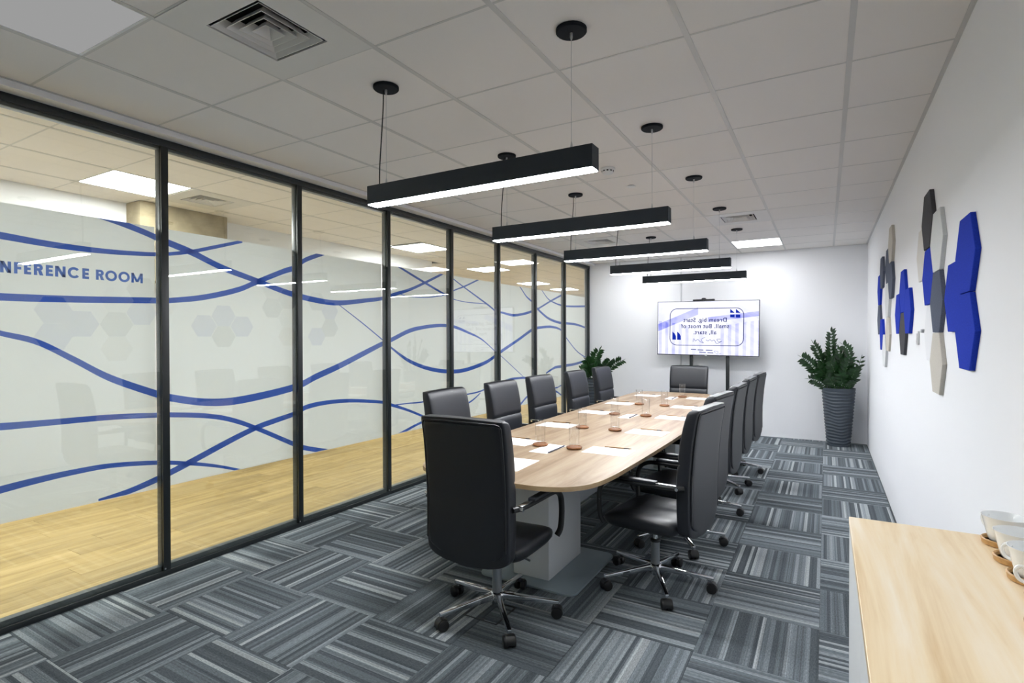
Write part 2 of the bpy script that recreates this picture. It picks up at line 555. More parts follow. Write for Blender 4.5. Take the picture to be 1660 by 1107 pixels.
# ------------------------------------------------------------------ glass partition
wl = structure('wall_left')
obj('bulkhead', MB().box(-3.645, -3.468, YN, YB, 2.715, CE + 0.1), M['wall'], wl, smooth=False)
MUL = [1.855 + 1.0025 * k for k in range(-4, 7)] + [8.855]
zt, zb = 2.715, 0.0
obj('top_rail', MB().box(-3.578, -3.563, YN, YB, 2.672, zt), M['black_metal'], wl, bevel=0.001)
obj('top_frame', MB().box(-3.634, -3.586, YN, YB, 2.655, zt), M['dark_frame'], wl, bevel=0.001)
obj('bottom_rail', MB().box(-3.578, -3.563, YN, YB, zb, 0.030), M['black_metal'], wl, bevel=0.001)
obj('bottom_frame', MB().box(-3.634, -3.586, YN, YB, zb, 0.058), M['dark_frame'], wl, bevel=0.001)
for y in MUL:
    w = 0.021
    mu = obj('mullion', MB().box(-3.578, -3.563, -w, w, 0.030, 2.672), M['black_metal'], wl, bevel=0.001, loc=(0, y, 0))
    obj('mullion_frame', MB().box(-3.634, -3.586, -w, w, 0.058, 2.655), M['dark_frame'], mu, bevel=0.001)
    obj('screw', MB().cyl((-3.563, -0.012, 0.043), (-3.561, -0.012, 0.043), 0.005, n=8), M['steel'], mu)
edges_y = [YN] + MUL
for a, b in zip(edges_y[:-1], edges_y[1:]):
    g = obj('glass_pane', MB().box(-3.586, -3.578, a + 0.004, b - 0.004, 0.002, 2.713), M['glass'], wl, smooth=False)
    obj('frosted_film', MB().box(XF - 0.0012, XF - 0.0007, a - 0.018, b - 0.024, FILM[0], FILM[1]), M['film'], g, smooth=False)

# printed waves and film sit on the rear skin of the double partition
# printed waves, laid on the corridor face of the glass
WAVES = [
    [(0.94, 2.005, 0.035), (1.08, 1.996, 0.036), (1.29, 1.981, 0.033), (1.54, 1.979, 0.029), (1.81, 1.998, 0.024), (2.00, 2.037, 0.024), (2.17, 2.092, 0.025), (2.38, 2.164, 0.022)],
    [(1.44, 2.188, 0.031), (1.58, 2.163, 0.036), (1.73, 2.125, 0.037), (1.83, 2.093, 0.040), (1.91, 2.071, 0.043), (2.03, 2.036, 0.044), (2.23, 1.962, 0.042), (2.49, 1.895, 0.040), (2.76, 1.825, 0.043), (3.03, 1.784, 0.045), (3.26, 1.776, 0.042), (3.58, 1.816, 0.038), (3.78, 1.846, 0.034), (3.95, 1.896, 0.036), (4.15, 1.952, 0.031), (4.37, 2.033, 0.028), (4.67, 2.155, 0.026), (4.84, 2.233, 0.020)],
    [(0.94, 1.693, 0.039), (1.07, 1.689, 0.038), (1.38, 1.695, 0.037), (1.76, 1.711, 0.036), (1.88, 1.717, 0.034), (2.10, 1.751, 0.037), (2.34, 1.818, 0.039), (2.49, 1.886, 0.040), (2.71, 1.985, 0.042), (2.81, 2.024, 0.043), (2.92, 2.100, 0.039), (3.09, 2.171, 0.035), (3.20, 2.216, 0.031)],
    [(0.94, 1.560, 0.024), (1.07, 1.509, 0.027), (1.22, 1.462, 0.033), (1.38, 1.364, 0.038), (1.56, 1.248, 0.043), (1.81, 1.134, 0.046), (1.89, 1.104, 0.047), (2.12, 1.052, 0.050), (2.37, 1.044, 0.053), (2.80, 1.096, 0.053), (3.02, 1.168, 0.053), (3.26, 1.242, 0.052), (3.58, 1.355, 0.050), (3.78, 1.425, 0.046), (3.91, 1.464, 0.044), (4.15, 1.546, 0.043), (4.37, 1.585, 0.038), (4.65, 1.610, 0.036), (4.90, 1.599, 0.034), (5.17, 1.539, 0.028), (5.46, 1.458, 0.019), (5.77, 1.306, 0.012), (5.95, 1.224, 0.010), (6.34, 1.024, 0.011), (6.49, 0.948, 0.008)],
    [(3.26, 1.758, 0.008), (3.52, 1.614, 0.011), (3.78, 1.459, 0.014), (3.91, 1.376, 0.023), (4.15, 1.250, 0.037), (4.46, 1.157, 0.041), (4.79, 1.110, 0.044), (5.11, 1.108, 0.045), (5.52, 1.171, 0.045), (5.77, 1.248, 0.042), (5.95, 1.314, 0.044), (6.34, 1.442, 0.041), (6.74, 1.582, 0.044), (6.91, 1.614, 0.039), (7.37, 1.637, 0.037), (7.72, 1.592, 0.029), (7.92, 1.468, 0.024), (8.31, 1.262, 0.021), (8.68, 1.143, 0.022), (8.96, 1.084, 0.021)],
    [(0.94, 1.052, 0.038), (1.07, 1.040, 0.037), (1.29, 1.033, 0.033), (1.56, 1.025, 0.032), (1.81, 1.005, 0.031), (1.89, 0.997, 0.032), (2.10, 0.965, 0.033), (2.28, 0.916, 0.034), (2.48, 0.826, 0.035), (2.80, 0.656, 0.039), (2.91, 0.606, 0.039), (3.11, 0.546, 0.036), (3.25, 0.509, 0.031)],
    [(0.93, 0.704, 0.038), (1.07, 0.724, 0.038), (1.21, 0.738, 0.035), (1.38, 0.747, 0.031), (1.56, 0.745, 0.028), (1.81, 0.711, 0.027), (2.02, 0.662, 0.025), (2.20, 0.607, 0.021), (2.38, 0.538, 0.017)],
    [(1.49, 0.557, 0.024), (1.65, 0.575, 0.033), (1.81, 0.612, 0.040), (1.89, 0.637, 0.041), (2.02, 0.680, 0.043), (2.28, 0.770, 0.043), (2.48, 0.831, 0.040), (2.63, 0.860, 0.040), (2.80, 0.890, 0.038), (2.92, 0.930, 0.039), (3.11, 0.945, 0.035), (3.38, 0.934, 0.032), (3.76, 0.882, 0.028), (3.91, 0.836, 0.030), (4.11, 0.771, 0.027), (4.34, 0.682, 0.025), (4.72, 0.527, 0.020), (5.06, 0.407, 0.014)],
    [(3.91, 0.836, 0.009), (4.12, 0.831, 0.012), (4.34, 0.822, 0.014), (4.72, 0.827, 0.015), (5.16, 0.826, 0.015), (5.43, 0.838, 0.018), (5.73, 0.889, 0.019), (6.12, 0.931, 0.028), (6.35, 0.932, 0.029), (6.58, 0.917, 0.030), (6.89, 0.817, 0.026), (7.55, 0.645, 0.029), (7.70, 0.588, 0.024), (8.20, 0.415, 0.020)],
    [(3.94, 0.531, 0.030), (4.32, 0.612, 0.025), (4.72, 0.660, 0.021), (5.19, 0.727, 0.020), (5.43, 0.816, 0.015)],
    [(6.18, 0.505, 0.033), (6.40, 0.571, 0.034), (6.63, 0.668, 0.030), (6.95, 0.724, 0.022), (7.53, 0.707, 0.019), (7.70, 0.727, 0.019), (8.08, 0.768, 0.020)],
    [(7.19, 0.950, 0.019), (7.48, 1.017, 0.038), (7.71, 1.025, 0.043), (7.91, 1.030, 0.044), (8.26, 1.039, 0.040), (8.65, 1.075, 0.037), (9.02, 1.137, 0.033)],
    [(3.96, 2.185, 0.017), (4.03, 2.158, 0.021), (4.37, 2.053, 0.025), (4.77, 1.937, 0.020), (4.92, 1.902, 0.009), (5.16, 1.885, 0.009), (5.41, 1.887, 0.009), (5.60, 1.886, 0.009)],
    [(4.84, 2.179, 0.014), (4.92, 2.118, 0.014), (5.60, 1.879, 0.023), (5.78, 1.810, 0.023), (5.96, 1.794, 0.027), (6.22, 1.772, 0.033), (6.49, 1.798, 0.034), (6.73, 1.841, 0.035), (6.95, 1.894, 0.027), (7.35, 2.023, 0.028), (7.69, 2.123, 0.029), (8.01, 2.218, 0.019)],
    [(4.03, 1.901, 0.008), (4.16, 1.887, 0.007), (4.46, 1.898, 0.010), (4.77, 1.951, 0.014), (4.92, 2.008, 0.015), (5.11, 2.065, 0.018), (5.43, 2.179, 0.019)],
    [(6.19, 2.249, 0.016), (6.39, 2.171, 0.021), (6.58, 2.047, 0.025), (6.75, 1.980, 0.030), (6.91, 1.892, 0.035), (7.27, 1.762, 0.037), (7.66, 1.706, 0.038), (7.92, 1.702, 0.039), (8.31, 1.690, 0.036), (8.68, 1.648, 0.031), (8.96, 1.616, 0.033)],
    [(6.93, 2.211, 0.017), (7.05, 2.167, 0.018), (7.29, 2.042, 0.019), (7.66, 1.983, 0.024), (8.00, 1.976, 0.029), (8.62, 2.006, 0.031), (8.96, 2.038, 0.032)],
]


WS = 3.638 / 3.574
WAVES = [[(y * WS, 1.481 + (z - 1.481) * WS, w * WS) for y, z, w in q] for q in WAVES]
def ribbon(pts):
    d = smooth_path(pts, 8)
    mb = MB()
    q = []
    for y, z, w in d:
        q.append((y, z + w / 2, z - w / 2))
    for (y0, a0, b0), (y1, a1, b1) in zip(q[:-1], q[1:]):
        if y0 > 8.87:
            break
        n = 4                                   # slice so the film's edge trims the ribbon cleanly
        for k in range(n):
            s0, s1 = k / n, (k + 1) / n
            ya, yb_ = y0 + (y1 - y0) * s0, y0 + (y1 - y0) * s1
            cl = lambda z: min(max(z, FILM[0]), FILM[1])
            ta, tb = cl(a0 + (a1 - a0) * s0), cl(a0 + (a1 - a0) * s1)
            ba, bb = cl(b0 + (b1 - b0) * s0), cl(b0 + (b1 - b0) * s1)
            if ta - ba < 1e-5 and tb - bb < 1e-5:
                continue
            mb.add([(XF, ya, ba), (XF, yb_, bb), (XF, yb_, tb), (XF, ya, ta)], [(0, 1, 2, 3)])
    return mb
for i, w in enumerate(WAVES):
    rb = ribbon(w)
    rb.v = [(x + i * 0.00004, y, z) for x, y, z in rb.v]
    obj('wave_stripe', rb, M['stripe'], wl, smooth=False)

# lettering on the glass, read from inside the room
def glyph(ch, y0, y1, z0, z1, x=XF):
    mb = MB()
    W, H = y1 - y0, z1 - z0
    t = 0.235 * H
    def poly(ps):
        mb.add([(x, y0 + p[0] * W, z0 + p[1] * H) for p in ps], [tuple(range(len(ps)))])
    tx = t / W
    ty = t / H
    def rect(a, b, c, d):
        poly([(a, c), (b, c), (b, d), (a, d)])
    def arc(cx_, cy_, rx, ry, a0, a1, n=28):
        for k in range(n):
            p, q = R(a0 + (a1 - a0) * k / n), R(a0 + (a1 - a0) * (k + 1) / n)
            poly([(cx_ + rx * math.cos(p), cy_ + ry * math.sin(p)), (cx_ + rx * math.cos(q), cy_ + ry * math.sin(q)),
                  (cx_ + (rx - tx) * math.cos(q), cy_ + (ry - ty) * math.sin(q)), (cx_ + (rx - tx) * math.cos(p), cy_ + (ry - ty) * math.sin(p))])
    if ch in 'NM':
        rect(0, tx, 0, 1); rect(1 - tx, 1, 0, 1)
        if ch == 'N':
            poly([(0, 1), (tx * 1.15, 1), (1, 0), (1 - tx * 1.15, 0)])
        else:
            poly([(0, 1), (tx, 1), (0.5 + tx * 0.5, 0.08), (0.5 - tx * 0.5, 0.08)])
            poly([(1 - tx, 1), (1, 1), (0.5 + tx * 0.5, 0.08), (0.5 - tx * 0.5, 0.08)])
    elif ch in 'EF':
        rect(0, tx, 0, 1)
        rect(tx, 1, 1 - ty, 1)
        rect(tx, 0.94, 0.5 - ty / 2, 0.5 + ty / 2)
        if ch == 'E':
            rect(tx, 1, 0, ty)
    elif ch == 'R':
        rect(0, tx, 0, 1)
        rect(tx, 0.55, 1 - ty, 1); rect(tx, 0.55, 0.40, 0.40 + ty)
        arc(0.55, 0.70, 0.40, 0.30, -90, 90, 14)
        poly([(0.42, 0.42), (0.42 + tx * 1.1, 0.42), (1.0, 0), (1.0 - tx * 1.2, 0)])
    elif ch == 'O':
        arc(0.5, 0.5, 0.5, 0.53, 0, 360, 36)
    elif ch == 'C':
        arc(0.5, 0.5, 0.5, 0.53, 38, 322, 30)
    return mb
GL = [('C', 0.938, 1.0), ('O', 1.008, 1.066), ('N', 1.075, 1.118), ('F', 1.129, 1.16), ('E', 1.169, 1.198), ('R', 1.209, 1.249), ('E', 1.259, 1.29), ('N', 1.299, 1.346),
      ('C', 1.355, 1.413), ('E', 1.422, 1.454), ('R', 1.487, 1.528), ('O', 1.533, 1.593), ('O', 1.6, 1.66), ('M', 1.668, 1.731)]
for ch, a, b in GL:
    obj('letter', glyph(ch, a * WS, b * WS, 1.481 + 0.331 * WS, 1.481 + 0.389 * WS), M['letter'], wl, smooth=False)

# ------------------------------------------------------------------ ceilings
def sq_ring(prof, n=4):
    s2 = math.sqrt(2)
    rg = [[(a * s2 * math.cos(PI / 4 + PI / 2 * i), a * s2 * math.sin(PI / 4 + PI / 2 * i), z) for i in range(4)] for a, z in prof]
    rg.append(rg[0])
    return MB().loft(rg, False, False)

CX0, CY0 = -2.909, 1.7605
SPECIAL = set()
def cell(x, y):
    return (round((x - 0.3 - CX0) / 0.6), round((y - 0.3 - CY0) / 0.6))
VENTS = [(-2.009, 1.4605), (-0.809, 6.2605), (-2.609, 6.8605)]
PANELS = [(-2.609, 0.8605, 'panel_dim'), (-0.809, 8.0605, 'panel'), (-2.609, 8.0605, 'panel')]
for p in VENTS + [q[:2] for q in PANELS]:
    SPECIAL.add(cell(*p))
ceil = structure('ceiling')
obj('deck', MB().box(-3.645, XR + 0.1, YN - 0.1, YB + 0.1, CE + 0.25, CE + 0.3), M['void'], ceil, smooth=False)
cmesh = {}
for i in range(-2, 6):
    for j in range(-8, 12):
        if (i, j) in SPECIAL:
            continue
        xa, xb = CX0 + 0.6 * i, CX0 + 0.6 * (i + 1)
        ya, yb = CY0 + 0.6 * j, CY0 + 0.6 * (j + 1)
        cx_, cy_ = (xa + xb) / 2, (ya + yb) / 2
        xa, xb = max(xa, -3.468), min(xb, XR)
        ya, yb = max(ya, YN), min(yb, YB)
        if xb - xa < 0.03 or yb - ya < 0.03:
            continue
        key = tuple(round(q, 4) for q in (xa + 0.004 - cx_, xb - 0.004 - cx_, ya + 0.002 - cy_, yb - 0.002 - cy_))
        if key not in cmesh:
            cmesh[key] = mesh_of('ceiling_tile', MB().box(*key, 0, 0.015), M['ceiling'], bevel=0.002, smooth=False, segs=1)
        o = bpy.data.objects.new('ceiling_tile', cmesh[key])
        COL.objects.link(o)
        o.parent = ceil
        o.location = (cx_, cy_, CE)
for i in range(-1, 6):
    x = CX0 + 0.6 * i
    if -3.46 < x < XR:
        obj('main_rail', MB().box(x - 0.012, x + 0.012, YN, YB, CE - 0.0025, CE + 0.0005), M['rail'], ceil, smooth=False)
for j in range(-7, 13):
    y = CY0 + 0.6 * j
    if YN < y < YB:
        obj('cross_rail', MB().box(-3.468, XR, y - 0.0055, y + 0.0055, CE - 0.0012, CE + 0.0018), M['rail'], ceil, smooth=False)
obj('wall_angle', MB().box(XR - 0.02, XR, YN, YB, CE - 0.002, CE + 0.001), M['rail'], ceil, smooth=False)
obj('wall_angle', MB().box(-3.468, -3.45, YN, YB, CE - 0.002, CE + 0.001), M['rail'], ceil, smooth=False)
obj('wall_angle', MB().box(-3.468, XR, YB - 0.02, YB, CE - 0.002, CE + 0.001), M['rail'], ceil, smooth=False)

# ------------------------------------------------------------------ corridor behind the glass
YC0, YC1 = -3.0, 15.0
cf = structure('floor_corridor')
obj('screed', MB().box(-8.6, -3.645, YC0, YC1, -0.08, -0.012), M['slab'], cf, smooth=False)
PW, PL = 0.192, 1.38
bm_ = {}
for i in range(0, 12):
    x1 = -3.645 - PW * i
    x0 = max(x1 - PW, XC)
    if x1 - x0 < 0.02:
        continue
    y = YC0 - random.uniform(0.1, PL)
    while y < 9.5:
        ya, yb = max(y, YC0), min(y + PL, 9.5)
        if yb - ya > 0.05:
            k = (round(x1 - x0, 3), round(yb - ya, 3))
            if k not in bm_:
                bm_[k] = mesh_of('floor_board', MB().box(-k[0] / 2 + 0.0006, k[0] / 2 - 0.0006, -k[1] / 2 + 0.0006, k[1] / 2 - 0.0006, -0.012, 0), M['oak_board'], bevel=0.001, smooth=False, segs=1)
            o = bpy.data.objects.new('floor_board', bm_[k])
            COL.objects.link(o); o.parent = cf
            o.location = ((x0 + x1) / 2, (ya + yb) / 2, 0)
        y += PL
obj('floor_sheet', MB().box(-8.6, -3.645, 9.5, YC1, -0.012, 0), M['oak_board'], cf, smooth=False)
obj('floor_sheet', MB().box(-8.6, XC, 7.2, 9.5, -0.012, 0), M['oak_board'], cf, smooth=False)
wc = structure('wall_corridor')
obj('plaster', MB().box(XC - 0.12, XC, YC0, 7.2, -0.02, CE + 0.1), M['wall'], wc, smooth=False)
obj('plaster', MB().box(-8.6, XC - 0.12, 7.08, 7.2, -0.02, CE + 0.1), M['wall'], wc, smooth=False)
obj('plaster', MB().box(-8.72, -8.6, 7.08, YC1, -0.02, CE + 0.1), M['wall'], wc, smooth=False)
obj('plaster', MB().box(-8.72, -3.5, YC1, YC1 + 0.12, -0.02, CE + 0.1), M['wall'], wc, smooth=False)
obj('plaster', MB().box(-3.645, -3.52, YB + 0.12, YC1, -0.02, CE + 0.1), M['wall'], wc, smooth=False)
obj('plaster', MB().box(XC - 0.12, -3.5, YC0 - 0.12, YC0, -0.02, CE + 0.1), M['wall'], wc, smooth=False)
t2 = structure('trim_2')
obj('boxed_duct', MB().box(XC, -5.45, 2.62, 3.46, 2.02, CE - 0.002), M['concrete'], t2, bevel=0.004)
cc = structure('ceiling_corridor')
obj('deck', MB().box(-8.72, -3.645, YC0 - 0.1, YC1 + 0.1, CE + 0.25, CE + 0.3), M['void'], cc, smooth=False)
CPAN = [(-4.945, 2.35), (-4.945, 5.99), (-5.42, 8.52), (-5.94, 11.30), (-5.97, 13.10), (-4.945, 0.53), (-4.945, -1.3)]  # last two unseen; the first of those is added to brighten the film
CVENT = (-4.89, 3.0)
# corridor grid hangs on its own module, set out from the first light
GX, GY = -4.945 - 0.3, 2.35 - 0.3
skip = {(0, 0), (0, 1)}
for i in range(-6, 3):
    for j in range(-9, 22):
        xa, xb = GX + 0.6 * i, GX + 0.6 * (i + 1)
        ya, yb = GY + 0.6 * j, GY + 0.6 * (j + 1)
        cx_, cy_ = (xa + xb) / 2, (ya + yb) / 2
        xa, xb = max(xa, XC if ya < 7.0 else -8.6), min(xb, -3.645)
        ya, yb = max(ya, YC0), min(yb, YC1)
        if xb - xa < 0.03 or yb - ya < 0.03:
            continue
        if (i, j) in skip or (i, j) in ((0, 6), (0, -3)):
            continue
        key = tuple(round(q, 4) for q in (xa + 0.004 - cx_, xb - 0.004 - cx_, ya + 0.002 - cy_, yb - 0.002 - cy_))
        if key not in cmesh:
            cmesh[key] = mesh_of('ceiling_tile', MB().box(*key, 0, 0.015), M['ceiling'], bevel=0.002, smooth=False, segs=1)
        o = bpy.data.objects.new('ceiling_tile', cmesh[key])
        COL.objects.link(o); o.parent = cc
        o.location = (cx_, cy_, CE)
for i in range(-6, 4):
    x = GX + 0.6 * i
    if x < -3.65 and x > -8.6:
        y0_ = YC0 if x > XC else 7.2
        obj('main_rail', MB().box(x - 0.012, x + 0.012, y0_, YC1, CE - 0.0025, CE + 0.0005), M['rail'], cc, smooth=False)
for j in range(-8, 22):
    y = GY + 0.6 * j
    if YC0 < y < YC1:
        obj('cross_rail', MB().box(XC if y < 7.2 else -8.6, -3.645, y - 0.0055, y + 0.0055, CE - 0.0012, CE + 0.0018), M['rail'], cc, smooth=False)

# ------------------------------------------------------------------ recessed panels, vents, detectors
def ceiling_panel(x, y, mat, label, group, name='ceiling_light'):
    t = thing(name, label, 'ceiling light', (x, y, CE), 0, group)
    obj('frame', sq_ring([(0.298, -0.001), (0.298, 0.012), (0.286, 0.012), (0.286, -0.001)]), M['white_plastic'], t, smooth=False)
    obj('diffuser', MB().box(-0.286, 0.286, -0.286, 0.286, 0.002, 0.010), mat, t, smooth=False)
    return t
PLAB = ['dimmed square ceiling panel over the glass partition at the near end of the room',
        'lit square ceiling panel near the back wall on the planter side',
        'lit square ceiling panel near the back wall on the glass side']
for (x, y, k), lb in zip(PANELS, PLAB):
    ceiling_panel(x, y, M[k], lb, 'recessed ceiling panels of the meeting room')
CLAB = ['bright square corridor panel nearest the camera, above the concrete box', 'bright square corridor panel behind the fourth glass pane',
        'bright square corridor panel behind the fifth glass pane', 'small bright corridor panel far behind the sixth glass pane',
        'farthest bright corridor panel behind the last glass panes', 'corridor panel just before the first one in the picture', 'corridor panel at the near end beyond the picture']
for (x, y), lb in zip(CPAN, CLAB):
    t = ceiling_panel(x, y, M['panel_corr'], lb, 'recessed ceiling panels of the corridor', 'corridor_light')
    if (x, y) not in (CPAN[0],):
        t.location.z = CE - 0.012

def air_vent(x, y, label, half=0.296, core=0.165):
    t = thing('air_vent', label, 'vent', (x, y, CE), 0, 'square air vents')
    obj('face_plate', sq_ring([(half, -0.004), (half, 0.004), (core, 0.004), (core, -0.004)]), M['vent'], t, smooth=False)
    obj('plenum', sq_ring([(core + 0.01, 0.004), (core + 0.01, 0.14), (0.001, 0.14), (0.001, 0.139), (core, 0.139), (core, 0.004)]), M['void'], t, smooth=False)
    for k, a in enumerate((core - 0.014, core - 0.052, core - 0.088, core - 0.122)):
        obj('louvre', sq_ring([(a, -0.003), (a + 0.003, -0.003), (a - 0.026, 0.036), (a - 0.029, 0.036)]), M['vent'], t, smooth=False)
    return t
air_vent(*VENTS[0], 'large square air vent in the ceiling nearest the camera')
air_vent(*VENTS[1], 'small looking square air vent beside the far pendant canopies on the planter side')
air_vent(*VENTS[2], 'square air vent near the far end of the glass partition')
air_vent(*CVENT[:2], 'square air vent in the corridor ceiling behind the glass', half=0.294, core=0.16).location = (-4.945, 2.95, CE)

t = thing('smoke_detector', 'round white smoke detector on the ceiling beyond the first pendant', 'smoke detector', (-1.423, 3.909, CE))
obj('base', MB().lathe([(0.055, 0.0), (0.055, -0.012), (0.050, -0.016)]), M['white_plastic'], t)
obj('sensor_head', MB().lathe([(0.044, -0.016), (0.044, -0.030), (0.036, -0.040), (0.02, -0.044)]), M['white_plastic'], t)
for k in range(10):
    a = 2 * PI * k / 10
    obj('slot', MB().box(0.0435, 0.0448, -0.006, 0.006, -0.029, -0.019), M['void'], t, smooth=False, rotz=a)
t = thing('sprinkler_cover', 'small flat white disc on the ceiling beyond the smoke detector', 'sprinkler', (-1.416, 4.453, CE))
obj('disc', MB().lathe([(0.038, -0.006), (0.038, -0.010), (0.034, -0.012)]), M['white_plastic'], t)
obj('collar', MB().lathe([(0.028, 0.0), (0.028, -0.006)]), M['grey_plastic'], t)

def fill_spot(x, y, label, watts=36.0):  # unseen spots added to brighten the sideboard and right wall
    t = thing('downlight', label, 'ceiling light', (x, y, CE), 0, 'recessed downlights over the sideboard')
    obj('trim_ring', MB().lathe([(0.060, -0.003), (0.048, -0.006), (0.046, 0.0)], n=24, cap0=False, cap1=False), M['white_plastic'], t)
    ld = bpy.data.lights.new('downlight_lamp', 'SPOT')
    ld.energy = watts
    ld.spot_size = R(118)
    ld.spot_blend = 0.6
    ld.shadow_soft_size = 0.05
    ld.color = (0.96, 0.98, 1.0)
    lo = bpy.data.objects.new('downlight_lamp', ld)
    COL.objects.link(lo)
    lo.parent = t
    lo.location = (0, 0, -0.012)
fill_spot(-0.359, 0.86, 'round recessed downlight over the far half of the sideboard')
fill_spot(-0.359, -0.34, 'round recessed downlight over the near half of the sideboard')

# ------------------------------------------------------------------ linear pendants
def make_pendant(label, y, lamp):
    t = thing('linear_pendant', label, 'pendant light', (-1.415, y, 0), 0, 'black linear pendants over the table')
    L, w, z0, z1 = 0.61, 0.036, 2.160, 2.252
    shell = MB()
    shell.box(-L, L, -w, -w + 0.003, z0, z1)
    shell.box(-L, L, w - 0.003, w, z0, z1)
    shell.box(-L, L, -w + 0.003, w - 0.003, z1 - 0.003, z1)
    shell.box(-L, -L + 0.003, -w + 0.003, w - 0.003, z0, z1 - 0.003)
    shell.box(L - 0.003, L, -w + 0.003, w - 0.003, z0, z1 - 0.003)
    obj('housing', shell, M['pendant'], t, smooth=False)
    obj('diffuser', MB().box(-L + 0.004, L - 0.004, -w + 0.004, w - 0.004, z0 - 0.004, z0 + 0.01), lamp, t, smooth=False)
    for sx, x in ((-1, -0.512), (1, 0.505)):
        cn = obj('canopy', MB().lathe([(0.064, CE - 0.001), (0.064, CE - 0.012), (0.060, CE - 0.016)], (x, 0, 0)), M['canopy'], t)
        obj('canopy_grip', MB().lathe([(0.006, CE - 0.016), (0.006, CE - 0.034), (0.003, CE - 0.044)], (x, 0, 0), 10), M['steel'], cn)
        obj('suspension_wire', MB().cyl((x, 0, CE - 0.02), (x, 0, z1), 0.0011, n=6), M['steel'], t)
        obj('wire_grip', MB().lathe([(0.006, z1), (0.006, z1 + 0.012), (0.002, z1 + 0.035)], (x, 0, 0), 10), M['steel'], t)
        if sx < 0:
            pts = smooth_path([(x - 0.018, 0.0, CE - 0.016), (x - 0.020, 0.0, CE - 0.10), (x - 0.035, 0.002, CE - 0.26), (x - 0.045, 0.0, z1 + 0.1), (x - 0.047, 0.0, z1)], 5)
            obj('power_cord', MB().tube(pts, 0.0032, 7), M['black_cord'], t)
    return t
ORD = ['first', 'second', 'third', 'fourth', 'fifth and farthest']
pend = make_pendant('black linear pendant light nearest the camera, first of the row over the table', 2.07, M['lamp0'])
for k in range(1, 5):
    q = copy_thing(pend, 'black linear pendant light, %s from the camera over the table' % ORD[k], (-1.415, 2.07 + 1.2 * k, 0), 0)
    for ch in q.children:
        if ch.name.startswith('diffuser'):
            ch.data = ch.data.copy()
            ch.data.materials[0] = M['lamp%d' % k]

# ------------------------------------------------------------------ conference table
tb = thing('conference_table', 'long pale oak conference table with rounded corners on white pedestals', 'table', (-1.56, 4.8, 0))
TX, TY = -1.56, 4.8
outl = [(-1.78, 2.352), (-1.35, 2.356), (-1.21, 2.37), (-1.09, 2.425), (-1.012, 2.535), (-0.975, 2.72), (-0.957, 3.1), (-0.945, 3.6), (-0.940, 4.15), (-0.955, 4.7), (-0.99, 5.3), (-1.055, 6.0), (-1.115, 6.5), (-1.17, 6.95),
        (-1.215, 7.15), (-1.33, 7.255), (-1.55, 7.275), (-1.95, 7.275), (-2.09, 7.25), (-2.17, 7.14), (-2.195, 6.9), (-2.19, 6.3), (-2.18, 5.5), (-2.165, 4.7), (-2.15, 3.9), (-2.125, 3.3), (-2.10, 2.8), (-2.07, 2.58), (-2.00, 2.44), (-1.89, 2.37)]
outl = [(x - TX, y - TY) for x, y in smooth_path(outl, 4, True)]
obj('table_top', MB().prism(outl, 0.7275, 0.75), M['table_wood'], tb, smooth=False)
# edge band runs round the rim
eb = MB()
n = len(outl)
ring_o, ring_i = [], []
for i in range(n):
    p, q = Vector(outl[(i - 1) % n]), Vector(outl[(i + 1) % n])
    d = (q - p).normalized()
    nn = Vector((d.y, -d.x))
    c = Vector(outl[i])
    ring_o.append(c + nn * 0.0015)
    ring_i.append(c - nn * 0.001)
rg = [[(p.x, p.y, z) for p in rr] for rr, z in ((ring_i, 0.7270), (ring_o, 0.7270), (ring_o, 0.7495), (ring_i, 0.7495))]
rg.append(rg[0])
eb.loft(rg, False, False)
obj('edge_band', eb, M['table_edge'], tb)
for y0 in (2.93, 6.10):
    ped = obj('pedestal', MB().box(-1.685 - TX, -1.44 - TX, y0 - TY, y0 + 0.49 - TY, 0.014, 0.7275), M['grey_lam2'], tb, bevel=0.003)
    yc = y0 + 0.245
    obj('base_plate', MB().prism(rounded_rect(0.65, 0.70, 0.06, 6, -1.557 - TX, yc - TY), 0.001, 0.014), M['base_plate'], tb, bevel=0.002)
obj('modesty_panel', MB().box(-1.575 - TX, -1.555 - TX, 3.42 - TY, 6.10 - TY, 0.27, 0.7275), M['grey_lam'], tb, bevel=0.002)
obj('cable_tray', MB().box(-1.555 - TX, -1.46 - TX, 3.5 - TY, 6.0 - TY, 0.60, 0.66), M['grey_lam'], tb, bevel=0.002)

# ------------------------------------------------------------------ office chairs (model faces +X)
def superell(cx_, hx, hy, p, n=36, z=0.0, fr=None):
    out = []
    for i in range(n):
        a = 2 * PI * i / n
        c, s = math.cos(a), math.sin(a)
        x = cx_ + hx * math.copysign(abs(c) ** (2 / p), c)
        y = hy * math.copysign(abs(s) ** (2 / p), s)
        out.append((x, y, z))
    return out

REAR = [(0.365, -0.290), (0.40, -0.293), (0.46, -0.295), (0.55, -0.294), (0.70, -0.296), (0.85, -0.306), (0.95, -0.317), (1.05, -0.333), (1.10, -0.343)]
def interp(tab, z):
    for (a, b), (c, d) in zip(tab[:-1], tab[1:]):
        if z <= c:
            return b + (d - b) * (max(z, a) - a) / (c - a)
    return tab[-1][1]

